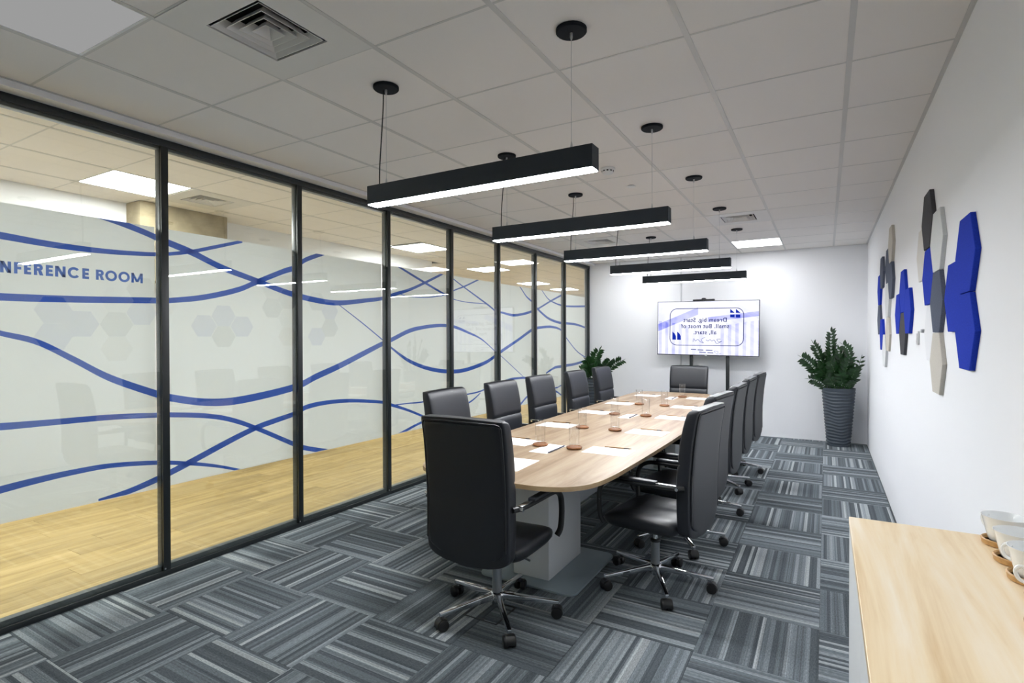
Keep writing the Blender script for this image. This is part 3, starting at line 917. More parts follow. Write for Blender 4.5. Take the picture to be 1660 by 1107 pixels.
def backrest_mesh():
    rows = [(0.366, 0.030, 0.170), (0.368, 0.055, 0.212), (0.376, 0.068, 0.232), (0.395, 0.077, 0.240), (0.44, 0.081, 0.243), (0.52, 0.085, 0.2445), (0.60, 0.087, 0.245),
            (0.70, 0.088, 0.245), (0.755, 0.090, 0.2455), (0.785, 0.086, 0.2455), (0.797, 0.076, 0.2455), (0.809, 0.086, 0.2455), (0.84, 0.088, 0.246), (0.92, 0.085, 0.247), (1.00, 0.080, 0.247),
            (1.05, 0.076, 0.247), (1.080, 0.072, 0.246), (1.094, 0.064, 0.243), (1.101, 0.050, 0.237), (1.104, 0.030, 0.222)]
    rings = []
    for z, th, hw in rows:
        rear = interp(REAR, z)
        c = rear + 0.088 / 2 if th < 0.05 else rear + th / 2
        ring = superell(c, th / 2, hw, 8.0, 48)
        out = []
        for x, y, _ in ring:
            zz = z
            k = (y / 0.245) ** 2
            if z < 0.52:
                zz += 0.050 * k * (0.52 - z) / 0.155
            if x > c:                                   # hollow for the sitter's back
                x -= 0.014 * (1 - k) * min(1, (z - 0.40) / 0.2)
            zz -= 0.006 * k if z > 1.0 else 0
            out.append((x, y, zz))
        rings.append(out)
    return MB().loft(rings).xform(Matrix.Translation((0, 0, -0.008)))

def back_panel_mesh():
    rows = [(0.405, 0.160), (0.412, 0.20), (0.43, 0.218), (0.50, 0.223), (0.70, 0.225), (0.85, 0.226), (0.95, 0.227), (1.03, 0.227), (1.060, 0.225), (1.070, 0.217)]
    rings = []
    for z, hw in rows:
        rear = interp(REAR, z)
        out = []
        for x, y, _ in superell(rear + 0.002, 0.010, hw, 6.0, 28):
            k = (y / 0.23) ** 2
            zz = z - 0.006 + (0.045 * k * (0.52 - z) / 0.115 if z < 0.52 else 0)
            out.append((x, y, zz))
        rings.append(out)
    return MB().loft(rings)

def piping_mesh():
    pts = []
    hw = 0.230
    zs = [0.47, 0.6, 0.7, 0.8, 0.9, 0.98, 1.055]
    for z in zs:
        pts.append((interp(REAR, z) - 0.002, hw, z))
    for y in (0.222, 0.20, 0.1, 0.0, -0.1, -0.20, -0.222):
        z = 1.076 if abs(y) < 0.21 else 1.070
        pts.append((interp(REAR, z) - 0.002, y, z))
    for z in reversed(zs):
        pts.append((interp(REAR, z) - 0.002, -hw, z))
    return MB().tube(pts, 0.0038, 6)

def seat_mesh():
    rows = [(0.398, 0.14, 0.16), (0.400, 0.19, 0.205), (0.408, 0.222, 0.232), (0.430, 0.240, 0.246), (0.455, 0.244, 0.249), (0.474, 0.240, 0.245), (0.488, 0.226, 0.232), (0.495, 0.20, 0.205), (0.498, 0.14, 0.14), (0.499, 0.05, 0.05)]
    rings = []
    for z, hx, hy in rows:
        out = []
        for x, y, _ in superell(0.015, hx, hy, 5.0, 40):
            d = max(0, x - 0.10)
            zz = z - 0.045 * (d / 0.17) ** 2 * max(0, (z - 0.39) / 0.1)
            zz -= 0.010 * (1 - (y / 0.25) ** 2) * (1 if z > 0.48 else 0)
            out.append((x, y, zz))
        rings.append(out)
    return MB().loft(rings).xform(Matrix.Translation((0, 0, -0.028)))

def arm_mesh(s):
    y = 0.272 * s
    pts = smooth_path([(-0.262, 0.248 * s, 0.666), (-0.20, y, 0.668), (-0.05, y, 0.664), (0.09, y, 0.662), (0.16, y, 0.655), (0.212, y, 0.625), (0.232, y, 0.575), (0.233, y, 0.50), (0.228, 0.266 * s, 0.435), (0.216, 0.252 * s, 0.40)], 5)
    return MB().tube(pts, 0.017, 10, ry=0.8)

def make_chair(name, label, group):
    t = thing(name, label, 'chair', (0, 0, 0), 0, group)
    obj('seat', seat_mesh(), M['leather_seat'], t, angle=60)
    bk = obj('backrest', backrest_mesh(), M['leather'], t, angle=60)
    obj('back_panel', back_panel_mesh(), M['leather'], bk, angle=60)
    obj('piping', piping_mesh(), M['leather_seat'], bk)
    for s in (-1, 1):
        a = obj('armrest', arm_mesh(s), M['plastic'], t, angle=60)
        obj('arm_pad', MB().prism([(-0.12, 0.272 * s - 0.021), (0.10, 0.272 * s - 0.021), (0.10, 0.272 * s + 0.021), (-0.12, 0.272 * s + 0.021)], 0.674, 0.692), M['leather'], a, bevel=0.007)
        obj('chrome_bar', MB().box(-0.235, -0.12, 0.272 * s - 0.014, 0.272 * s + 0.014, 0.679, 0.684), M['chrome'], a, bevel=0.001)
        obj('screw', MB().cyl((-0.235, 0.246 * s, 0.668), (-0.235, 0.292 * s, 0.668), 0.009, n=12), M['chrome'], a)
        obj('screw', MB().cyl((0.2315, 0.272 * s, 0.535), (0.2315, 0.2885 * s, 0.535), 0.006, n=10), M['chrome'], a)
    obj('tilt_mechanism', MB().box(-0.12, 0.10, -0.075, 0.075, 0.322, 0.372), M['plastic'], t, bevel=0.008)
    obj('lever', MB().tube([(0.0, -0.07, 0.340), (0.0, -0.16, 0.336), (0.0, -0.20, 0.326)], 0.006, 8), M['grey_tube'], t)
    gl = obj('gas_lift', MB().cyl((0, 0, 0.11), (0, 0, 0.262), 0.026, n=20), M['grey_tube'], t)
    obj('piston', MB().cyl((0, 0, 0.262), (0, 0, 0.326), 0.014, n=16), M['chrome'], gl)
    obj('collar', MB().lathe([(0.028, 0.255), (0.030, 0.261), (0.028, 0.269), (0.016, 0.271)], n=20), M['plastic'], gl)
    obj('hub', MB().lathe([(0.026, 0.058), (0.034, 0.066), (0.040, 0.09), (0.040, 0.112), (0.034, 0.122), (0.026, 0.126)], n=20), M['chrome'], t)
    leg = MB().bar((0.028, 0, 0.121), (0.330, 0, 0.088), 0.032, 0.036, 0.021, 0.020)
    cst = MB()
    cst.cyl((0.318, -0.030, 0.029), (0.318, -0.007, 0.029), 0.029, n=18)
    cst.cyl((0.318, 0.007, 0.029), (0.318, 0.030, 0.029), 0.029, n=18)
    hood = MB()
    rg = []
    for k in range(9):
        a = R(-15 + 150 * k / 8)
        for rr in (0.032,):
            rg.append([(0.318 + rr * math.cos(a), y, 0.029 + rr * math.sin(a)) for y in (-0.022, 0.022)] +
                      [(0.318 + (rr - 0.006) * math.cos(a), y, 0.029 + (rr - 0.006) * math.sin(a)) for y in (0.022, -0.022)])
    hood.loft(rg)
    stm = MB().cyl((0.310, 0, 0.058), (0.310, 0, 0.074), 0.007, n=10)
    lm = mesh_of('leg', leg, M['chrome'], bevel=0.004)
    cm = mesh_of('caster', cst, M['rubber'], bevel=0.004)
    hm = mesh_of('caster_hood', hood, M['plastic'])
    sm = mesh_of('caster_stem', stm, M['chrome'])
    for k in range(5):
        for nm, me in (('leg', lm),):
            o = bpy.data.objects.new(nm, me); COL.objects.link(o); o.parent = t
            o.rotation_euler.z = 2 * PI * k / 5
        c = bpy.data.objects.new('caster', cm); COL.objects.link(c); c.parent = t
        c.rotation_euler.z = 2 * PI * k / 5
        for nm, me in (('caster_hood', hm), ('caster_stem', sm)):
            o = bpy.data.objects.new(nm, me); COL.objects.link(o); o.parent = c
    return t

def turn_base(root, deg):
    """Swivel the star base: deg is the world heading of one leg."""
    a = R(deg) - root.rotation_euler.z
    n = {'leg': 0, 'caster': 0}
    for ch in root.children:
        k = ch.name.split('.')[0]
        if k in n:
            ch.rotation_euler.z = a + 2 * PI * n[k] / 5
            n[k] += 1

GRP = 'black leather office chairs round the table'
CHAIRS = [
    ('black office chair at the near end of the table, its back to the camera', -1.522, 2.47, 90, 24),
    ('black office chair nearest the camera on the glass side of the table', -2.185, 3.31, 2, 36),
    ('second black office chair from the camera on the glass side of the table', -2.20, 4.14, 1, 10),
    ('third black office chair from the camera on the glass side of the table', -2.23, 4.94, -1, 55),
    ('fourth black office chair from the camera on the glass side of the table', -2.22, 5.83, 0, 30),
    ('farthest black office chair on the glass side, in front of the leafy plant', -2.25, 6.75, -2, 20),
    ('black office chair on the white-wall side, nearest the camera, seat in view', -0.885, 3.25, 173, 8),
    ('second black office chair from the camera on the white-wall side of the table', -0.935, 4.0, 174, 15),
    ('third black office chair from the camera on the white-wall side of the table', -0.93, 4.82, 178, 2),
    ('fourth black office chair from the camera on the white-wall side of the table', -0.94, 5.68, 178, 30),
    ('farthest black office chair on the white-wall side of the table', -0.925, 6.42, 176, 0),
    ('black office chair at the far end of the table in front of the screen', -1.60, 7.26, -90, 50),
]

chair0 = None
for lb, x, y, rz, bs in CHAIRS:
    if chair0 is None:
        c = chair0 = make_chair('office_chair', lb, GRP)
        c.location = (x, y, 0)
        c.rotation_euler.z = R(rz)
    else:
        c = copy_thing(chair0, lb, (x, y, 0), R(rz))
    turn_base(c, bs)

# ------------------------------------------------------------------ tumblers on coasters
ZT = 0.75
def make_coaster(label, x, y, group):
    t = thing('coaster', label, 'coaster', (x, y, ZT), 0, group)
    obj('rim', MB().lathe([(0.034, 0.003), (0.040, 0.0), (0.049, 0.002), (0.0525, 0.009), (0.049, 0.016), (0.043, 0.018), (0.038, 0.013)], n=28), M['coaster'], t)
    obj('inlay', MB().lathe([(0.037, 0.0105), (0.037, 0.0125)], n=28), M['cork'], t)
    return t
def make_tumbler(label, x, y, group):
    t = thing('tumbler', label, 'glass', (x, y, ZT + 0.0125), 0, group)
    prof = [(0.0310, 0.0), (0.0325, 0.004), (0.0340, 0.075), (0.0355, 0.150), (0.0345, 0.1508), (0.0335, 0.150), (0.0320, 0.075), (0.0302, 0.018), (0.012, 0.014)]
    rg = MB().lathe(prof, n=28)
    obj('glass_body', rg, M['tumbler'], t, angle=60)
    return t
LROW = [(-1.667, 3.266), (-1.692, 4.057), (-1.722, 4.91), (-1.745, 5.769)]
RROW = [(-1.427, 3.284), (-1.425, 4.073), (-1.434, 4.946), (-1.475, 5.771), (-1.502, 6.72)]
WORDS = ['nearest', 'second', 'third', 'fourth', 'farthest']
c0 = g0 = None
for row, nm in ((LROW, 'glass-side'), (RROW, 'white-wall-side')):
    for k, (x, y) in enumerate(row):
        w = WORDS[k] if not (row is LROW and k == 3) else 'farthest'
        lc = 'brown coaster under the %s tumbler from the camera, %s row' % (w, nm)
        lg = 'clear glass tumbler, %s from the camera, %s row' % (w, nm)
        if c0 is None:
            c0 = make_coaster(lc, x, y, 'brown coasters on the conference table')
            g0 = make_tumbler(lg, x, y, 'tumblers on the conference table')
        else:
            copy_thing(c0, lc, (x, y, ZT), random.random() * 3)
            copy_thing(g0, lg, (x, y, ZT + 0.0125), 0)

# ------------------------------------------------------------------ paper, pencils, pens
PAPERS = [  # x, y, w, h, rot, label, pen offset (x, y, rot, length, kind)
    (-1.20, 3.31, 0.29, 0.21, 0, 'before the nearest white-wall-side chair', (0.02, 0.125, 3, 0.18, 0)),
    (-1.18, 4.11, 0.29, 0.21, -2, 'before the second white-wall-side chair', (0.0, 0.125, -2, 0.18, 0)),
    (-1.19, 4.965, 0.29, 0.21, 0, 'before the third white-wall-side chair', (0.0, 0.12, -3, 0.19, 0)),
    (-1.25, 5.78, 0.29, 0.21, 0, 'before the fourth white-wall-side chair', (0.02, 0.13, 0, 0.16, 0)),
    (-1.29, 6.67, 0.28, 0.21, 0, 'before the farthest white-wall-side chair', (0.03, 0.12, 0, 0.17, 0)),
    (-1.88, 3.31, 0.29, 0.21, -6, 'before the nearest glass-side chair', (-0.03, 0.12, 0, 0.18, 0)),
    (-1.93, 4.09, 0.29, 0.21, -1, 'before the second glass-side chair', (-0.02, 0.14, 4, 0.17, 0)),
    (-1.94, 4.98, 0.29, 0.21, -3, 'before the third glass-side chair', (-0.04, 0.12, 4, 0.18, 0)),
    (-1.96, 5.77, 0.28, 0.21, -2, 'before the fourth glass-side chair', (-0.02, 0.165, -5, 0.16, 0)),
    (-1.93, 6.72, 0.28, 0.21, -3, 'before the farthest glass-side chair', (0.0, 0.11, -6, 0.17, 0)),
    (-1.572, 3.195, 0.13, 0.285, -2, 'between the two nearest tumblers', (0.062, 0.0, 90, 0.25, 1)),
    (-1.575, 4.87, 0.11, 0.26, -2, 'in mid table beside the third tumbler pair', (0.045, 0.01, 91, 0.25, 1)),
    (-1.59, 6.55, 0.10, 0.26, -1, 'in mid table near the far end', (0.03, 0.0, 92, 0.24, 1)),
    (-1.565, 2.71, 0.21, 0.29, 2, 'on the near end of the table, partly behind the chair', None),
]
for x, y, w, h, rz, where, pen in PAPERS:
    p = obj('paper_sheet', MB().prism(rounded_rect(w, h, 0.002, 1), 0, 0.0015), M['paper'], None, loc=(x, y, ZT + 0.0003), rotz=R(rz), smooth=False)
    tag(p, 'white sheet of paper ' + where, 'paper', 'white sheets laid out on the table')
    if pen is None:
        continue
    px, py, pr_, ln, kind = pen
    zz = ZT + 0.0018 if abs(py) < h / 2 and abs(px) < w / 2 else ZT + 0.0003
    if kind == 0:
        t = thing('pencil', 'slim wooden pencil on the sheet ' + where, 'pencil', (x + px, y + py, zz), R(pr_), 'wooden pencils on the table')
        obj('shaft', MB().cyl((-ln / 2, 0, 0.0036), (ln / 2 - 0.05, 0, 0.0036), 0.0036, n=6), M['pencil'], t)
        obj('dark_end', MB().cyl((ln / 2 - 0.05, 0, 0.0036), (ln / 2 - 0.015, 0, 0.0036), 0.0036, n=6), M['pencil_dark'], t)
        obj('tip', MB().cyl((ln / 2 - 0.015, 0, 0.0036), (ln / 2, 0, 0.0036), 0.0036, 0.0006, n=6), M['pencil'], t)
    else:
        t = thing('pen', 'dark navy pen on the narrow sheet ' + where, 'pen', (x + px, y + py, zz), R(pr_), 'navy pens on the table')
        obj('barrel', MB().cyl((-ln / 2, 0, 0.0046), (ln / 2 - 0.015, 0, 0.0046), 0.0046, n=10), M['pen'], t)
        obj('tip', MB().cyl((ln / 2 - 0.015, 0, 0.0046), (ln / 2, 0, 0.0046), 0.0042, 0.001, n=10), M['pen'], t)

# ------------------------------------------------------------------ television on its stand
TVY = 8.5
SX0, SX1, SZ0, SZ1 = -2.280, -0.822, 1.200, 2.020
tvc = Vector(((SX0 + SX1) / 2, TVY, (SZ0 + SZ1) / 2))
tv = thing('television', 'large wall-size television showing a mirrored blue quotation', 'television', tvc)
tv.rotation_euler = (0, R(0.65), 0)
HW, HH = (SX1 - SX0) / 2, (SZ1 - SZ0) / 2
fr = MB()
b = 0.008
fr.box(-HW, HW, 0.004, 0.05, -HH, HH)
fr.box(-HW, HW, -0.004, 0.004, HH - b, HH)
fr.box(-HW, HW, -0.004, 0.004, -HH, -HH + 0.012)
fr.box(-HW, -HW + b, -0.004, 0.004, -HH + 0.012, HH - b)
fr.box(HW - b, HW, -0.004, 0.004, -HH + 0.012, HH - b)
obj('bezel', fr, M['tv_bezel'], tv, smooth=False)
# picture: pale blue building facade, drawn by shader
m = bpy.data.materials.new('screen picture')
m.use_nodes = True
t_ = m.node_tree
t_.nodes.clear()
N = t_.nodes.new
L_ = t_.links.new
tc = N('ShaderNodeTexCoord')
sx = N('ShaderNodeSeparateXYZ'); L_(tc.outputs['Object'], sx.inputs[0])
def math_(op, a, b_=None, c_=None):
    n_ = N('ShaderNodeMath'); n_.operation = op
    for i, v in enumerate((a, b_, c_)):
        if v is None:
            continue
        if isinstance(v, (int, float)):
            n_.inputs[i].default_value = v
        else:
            L_(v, n_.inputs[i])
    return n_.outputs[0]
X_, Z_ = sx.outputs['X'], sx.outputs['Z']
def band(expr, c_, w):               # 1 inside |expr - c| < w
    return math_('LESS_THAN', math_('ABSOLUTE', math_('SUBTRACT', expr, c_)), w)
left_roof = band(math_('SUBTRACT', Z_, math_('MULTIPLY', X_, 0.42)), 0.31, 0.055)
left_roof = math_('MULTIPLY', left_roof, math_('LESS_THAN', X_, -0.12))
right_roof = band(math_('ADD', Z_, math_('MULTIPLY', X_, 0.55)), 0.33, 0.035)
right_roof = math_('MULTIPLY', right_roof, math_('GREATER_THAN', X_, 0.2))
eave = band(math_('SUBTRACT', Z_, math_('MULTIPLY', X_, 0.12)), 0.125, 0.035)
eave = math_('MULTIPLY', eave, math_('GREATER_THAN', X_, 0.02))
cols = math_('GREATER_THAN', math_('SINE', math_('MULTIPLY', X_, 62.0)), 0.15)
colm = math_('MULTIPLY', cols, math_('LESS_THAN', Z_, math_('MULTIPLY', math_('ABSOLUTE', X_), 0.16)))
nz = N('ShaderNodeTexNoise'); nz.inputs['Scale'].default_value = 4.0; nz.inputs['Detail'].default_value = 3
L_(tc.outputs['Object'], nz.inputs['Vector'])
slant = math_('GREATER_THAN', math_('SINE', math_('ADD', math_('MULTIPLY', X_, 21.0), math_('MULTIPLY', Z_, 34.0))), 0.55)
slant = math_('MULTIPLY', slant, math_('GREATER_THAN', X_, 0.28))
side = math_('GREATER_THAN', math_('ABSOLUTE', math_('SUBTRACT', X_, -0.02)), 0.22)
colm = math_('MULTIPLY', colm, math_('MULTIPLY_ADD', side, 0.8, 0.2))
tot = math_('ADD', math_('MULTIPLY', math_('MAXIMUM', left_roof, eave), 0.55), math_('ADD', math_('MULTIPLY', colm, 0.30), math_('MULTIPLY', slant, 0.10)))
tot = math_('MAXIMUM', tot, math_('MULTIPLY', right_roof, 0.05))
tot = math_('MULTIPLY', tot, math_('MULTIPLY_ADD', nz.outputs['Fac'], 1.8, 0.1))
tot = math_('ADD', tot, math_('MULTIPLY', math_('MAXIMUM', math_('SUBTRACT', nz.outputs['Fac'], 0.5), 0.0), 0.8))
rp = N('ShaderNodeValToRGB')
rp.color_ramp.elements[0].color = (0.84, 0.85, 1.0, 1)
rp.color_ramp.elements[1].color = (0.22, 0.24, 0.74, 1)
L_(tot, rp.inputs['Fac'])
em = N('ShaderNodeEmission'); em.inputs[1].default_value = SCREEN_L
L_(rp.outputs[0], em.inputs[0])
om = N('ShaderNodeOutputMaterial'); L_(em.outputs[0], om.inputs[0])
scr = obj('screen', MB().box(-HW + b, HW - b, -0.001, 0.004, -HH + 0.012, HH - b), m, tv, smooth=False)
ink = emit('screen ink navy', (0.02, 0.026, 0.13), SCREEN_L)
inkb = emit('screen ink blue', (0.007, 0.024, 0.33), SCREEN_L)
inkl = emit('screen ink pale', (0.09, 0.105, 0.26), SCREEN_L)
def sp(u, v):                        # picture fraction (0..1 from the top left) to screen plane
    return (-HW + b + u * 2 * (HW - b), HH - b - v * (2 * HH - b - 0.012))
YS = -0.0016
def flat(name, polys, mat):
    mb = MB()
    for ps in polys:
        mb.add([(*((q[0], YS, q[1])),) for q in ps], [tuple(range(len(ps)))])
    return obj(name, mb, mat, scr, smooth=False)
def frac(x, y):                      # from the enlarged view of the photograph's screen
    return ((x - 189) / 1224.0, (y - (143 - (x - 195) * 0.0225)) / 655.0)
def fp(*ps):
    return [sp(*frac(*p)) for p in ps]
rr_ = rounded_rect(1.065, 0.565, 0.11, 8, -0.008, 0.02)
inner = rounded_rect(1.046, 0.546, 0.101, 8, -0.008, 0.02)
nn_ = len(rr_)
flat('outline', [[rr_[i], rr_[(i + 1) % nn_], inner[(i + 1) % nn_], inner[i]] for i in range(nn_)], ink)
flat('quote_mark', [fp((1084, 218), (1136, 266), (1084, 266)), fp((1084, 286), (1136, 286), (1136, 322), (1084, 322))], inkb)
flat('quote_mark', [fp((1150, 218), (1204, 266), (1150, 266)), fp((1150, 286), (1202, 286), (1202, 322), (1150, 322))], inkb)
flat('quote_mark', [fp((378, 508), (408, 535), (424, 565), (426, 612), (378, 612))], inkb)
flat('quote_mark', [fp((440, 508), (470, 535), (486, 565), (488, 612), (440, 612))], inkb)
def screen_text(body, size, cx_, cz_, mat, bold=0.012):
    cu = bpy.data.curves.new('quotation_text', 'FONT')
    cu.body = body
    cu.size = size
    cu.align_x = 'CENTER'
    cu.offset = bold * size
    cu.space_character = 1.08
    o = bpy.data.objects.new('quotation_text', cu)
    COL.objects.link(o)
    bpy.context.view_layer.update()
    me = bpy.data.meshes.new_from_object(o.evaluated_get(bpy.context.evaluated_depsgraph_get()))
    bpy.data.objects.remove(o)
    me.materials.clear()
    me.materials.append(mat)
    for v in me.vertices:            # mirrored lettering, standing in the screen plane
        v.co = Vector((-v.co.x + cx_, YS, v.co.y + cz_))
    me.name = 'quotation_text'
    q = bpy.data.objects.new('quotation_text', me)
    COL.objects.link(q)
    q.parent = scr
    return q
for body, y in (('Dream big. Start', 380), ('small. But most of', 456), ('all, start.', 532)):
    c_ = sp(*frac(784, y))
    screen_text(body, 0.086, c_[0], c_[1], ink, 0.015)
def scribble(pts, r_, mat):
    mb = MB().tube([(p[0], YS - 0.0004, p[1]) for p in smooth_path(pts, 5)], r_, 5, ry=1.0)
    mb.v = [(x, YS - 0.0003 + (y - YS) * 0.1, z) for x, y, z in mb.v]
    return obj('signature_stroke', mb, mat, scr, smooth=False)
scribble(fp((975, 585), (930, 590), (955, 620), (990, 610), (930, 640), (900, 600), (870, 612), (850, 596), (825, 612), (800, 600)), 0.0032, inkl)
scribble(fp((790, 570), (740, 600), (770, 640), (730, 625), (700, 600), (670, 618), (650, 590), (640, 630)), 0.0032, inkl)
for (xa, ya), (xb, yb) in (((880, 722), (800, 722)), ((770, 722), (700, 722)), ((680, 720), (615, 720)), ((890, 752), (820, 752)), ((800, 752), (720, 750))):
    flat('small_print', [fp((xa, ya), (xb, yb), (xb, yb + 10), (xa, ya + 10))], inkl)
scribble(fp((985, 760), (930, 770), (950, 740), (900, 735), (920, 760)), 0.002, inkl)
obj('power_light', MB().box(-0.018, 0.010, -0.006, 0.0, -HH - 0.008, -HH + 0.004), M['white_plastic'], tv, bevel=0.002)

st = thing('television_stand', 'black two-post floor stand carrying the television', 'stand', (-1.53, TVY + 0.075, 0))
for x in (-0.252, 0.270):
    obj('post', MB().box(x - 0.024, x + 0.024, -0.018, 0.018, 0.03, 1.85), M['black_metal'], st, bevel=0.003)
    obj('foot', MB().bar((x, -0.28, 0.075), (x, 0.20, 0.075), 0.05, 0.035), M['black_metal'], st, bevel=0.004)
    for yy in (-0.25, 0.17):
        obj('caster', MB().cyl((x - 0.012, yy, 0.020), (x + 0.012, yy, 0.020), 0.020, n=14), M['rubber'], st)
obj('crossbar', MB().box(-0.252, 0.270, -0.012, 0.012, 0.30, 0.34), M['black_metal'], st, bevel=0.003)
obj('mount_plate', MB().box(-0.28, 0.30, -0.024, -0.018, 1.45, 1.85), M['black_metal'], st, bevel=0.002)

cb = thing('conference_camera', 'slim black camera bar sitting on top of the television', 'camera', (-1.588, TVY + 0.012, SZ1 + 0.0035))
obj('bar', MB().box(-0.155, 0.155, -0.035, 0.035, 0.0, 0.022), M['tv_bezel'], cb, bevel=0.006)
obj('camera_eye', MB().lathe([(0.034, 0.022), (0.034, 0.032), (0.022, 0.042)], n=18), M['tv_bezel'], cb)
obj('lens', MB().cyl((0, -0.0355, 0.012), (0, -0.031, 0.012), 0.008, n=14), M['plastic'], cb)

# ------------------------------------------------------------------ planters
def make_pot(t, s=1.0):
    prof = []
    n = 90
    for k in range(n + 1):
        z = 0.785 * k / n
        r = 0.137 + (0.200 - 0.137) * (z / 0.785) ** 0.92
        prof.append((r, z))
    nn = 40
    rings = []
    for r, z in prof:
        ring = []
        for i in range(nn):
            a = 2 * PI * i / nn
            wv = 0.0 if z > 0.75 or z < 0.01 else 0.0055 * math.sin(z * 150 + 1.3 * math.sin(3 * a) + 0.9 * math.sin(5 * a + z * 9))
            ring.append(((r + wv) * math.cos(a) * s, (r + wv) * math.sin(a) * s, z * s))
        rings.append(ring)
    for r, z in ((0.188, 0.785), (0.182, 0.72)):
        rings.append([(r * math.cos(2 * PI * i / nn) * s, r * math.sin(2 * PI * i / nn) * s, z * s) for i in range(nn)])
    obj('pot', MB().loft(rings, True, True), M['pot'], t, angle=50)
    obj('soil', MB().lathe([(0.180 * s, 0.722 * s), (0.12 * s, 0.735 * s), (0.02 * s, 0.74 * s)], n=24), M['soil'], t)

def frond(t, base, tip, bend, nleaf, size, seed):
    """A stem with paired glossy leaflets. bend lifts the middle of the arc."""
    rnd = random.Random(seed)
    b, e = Vector(base), Vector(tip)
    mid = (b + e) / 2 + Vector(bend)
    pts = []
    for k in range(13):
        s = k / 12
        pts.append(b * (1 - s) ** 2 + mid * 2 * s * (1 - s) + e * s * s)
    st_ = obj('stem', MB().tube(pts, [0.0075 * (1 - 0.7 * k / 12) for k in range(13)], 6), M['stem'], t)
    mb = MB()
    ref = Vector((-0.5 + rnd.uniform(-.45, .45), 0.87 + rnd.uniform(-.3, .3), rnd.uniform(-.2, .3))).normalized()
    for k in range(nleaf):
        s = 0.22 + 0.78 * k / (nleaf - 1)
        i = min(11, int(s * 12)); f = s * 12 - i
        p = pts[i].lerp(pts[i + 1], f)
        d = (pts[i + 1] - pts[i]).normalized()
        side = d.cross(ref)
        side = side.normalized() if side.length > 0.1 else d.cross(Vector((0, 1, 0))).normalized()
        for sg in (-1, 1):
            L = size * 1.25 * (0.75 + 0.45 * math.sin(PI * min(1, s * 0.9))) * rnd.uniform(0.85, 1.1)
            if k == nleaf - 1 and sg == 1:
                dr = d
            else:
                dr = (side * sg * 1.0 + d * 0.6 + Vector((rnd.uniform(-.15, .15), rnd.uniform(-.15, .15), rnd.uniform(-.1, .2)))).normalized()
            nrm = dr.cross(d)
            nrm = nrm.normalized() if nrm.length > 0.05 else Vector((0, 0, 1))
            wv = dr.cross(nrm).normalized()
            W = L * 0.19
            q = [p, p + dr * L * 0.28 + wv * W, p + dr * L * 0.62 + wv * W * 0.95, p + dr * L, p + dr * L * 0.62 - wv * W * 0.95, p + dr * L * 0.28 - wv * W,
                 p + dr * L * 0.45 + nrm * W * 0.35]
            mb.add(q, [(0, 1, 6), (1, 2, 6), (2, 3, 6), (3, 4, 6), (4, 5, 6), (5, 0, 6)])
            lo = [v - nrm * 0.0012 for v in q]
            mb.add(lo, [(1, 0, 6), (2, 1, 6), (3, 2, 6), (4, 3, 6), (5, 4, 6), (0, 5, 6)])
    o = obj('leaflets', mb, M['leaf'], st_, angle=60)
    o['kind'] = 'stuff'

pl1 = thing('potted_plant', 'tall blue-grey ribbed planter with bushy green plant in the corner by the white wall', 'plant', (0.150, 8.62, 0))
make_pot(pl1)
F1 = [((-0.02, 0, 0.72), (-0.085, -0.05, 1.54), (-0.05, 0, 0.05), 15, 0.085), ((-0.05, 0, 0.72), (-0.29, -0.10, 1.37), (-0.02, -0.02, 0.12), 13, 0.08),
      ((-0.08, -0.02, 0.72), (-0.43, -0.10, 1.19), (-0.04, 0, 0.16), 13, 0.08), ((-0.10, -0.05, 0.72), (-0.33, -0.16, 0.90), (0, 0, 0.08), 9, 0.07),
      ((0.06, 0, 0.72), (0.06, -0.04, 1.36), (0.14, 0, 0.22), 12, 0.075), ((0.08, 0, 0.72), (0.255, -0.06, 1.19), (0.02, 0, -0.06), 9, 0.06),
      ((0.0, -0.08, 0.72), (-0.10, -0.26, 1.16), (0, 0, 0.12), 13, 0.08), ((0.04, -0.08, 0.72), (0.12, -0.22, 1.18), (0, 0, 0.12), 13, 0.08),
      ((-0.06, -0.08, 0.72), (-0.24, -0.22, 1.06), (0, 0, 0.14), 12, 0.08), ((0.10, -0.05, 0.72), (0.19, -0.16, 1.06), (0.02, 0, 0.1), 11, 0.07),
      ((0.0, 0.05, 0.72), (0.05, 0.08, 1.22), (0, 0, 0.1), 12, 0.075), ((-0.04, 0.06, 0.72), (-0.18, 0.10, 1.22), (0, 0, 0.1), 12, 0.075),
      ((0.05, -0.1, 0.72), (0.02, -0.24, 0.98), (0, -0.04, 0.1), 10, 0.07), ((0.10, -0.1, 0.72), (0.18, -0.22, 0.90), (0, 0, 0.08), 9, 0.065),
      ((-0.02, -0.1, 0.72), (-0.14, -0.26, 0.94), (0, 0, 0.1), 10, 0.07), ((0.02, -0.03, 0.72), (0.0, -0.10, 1.30), (0.03, 0, 0.05), 13, 0.075)]
for k, f in enumerate(F1):
    frond(pl1, *f, seed=k + 3)
pl2 = thing('potted_plant', 'dark planter with green plant behind the far glass-side chairs', 'plant', (-3.13, 8.10, 0))
make_pot(pl2, 1.05)
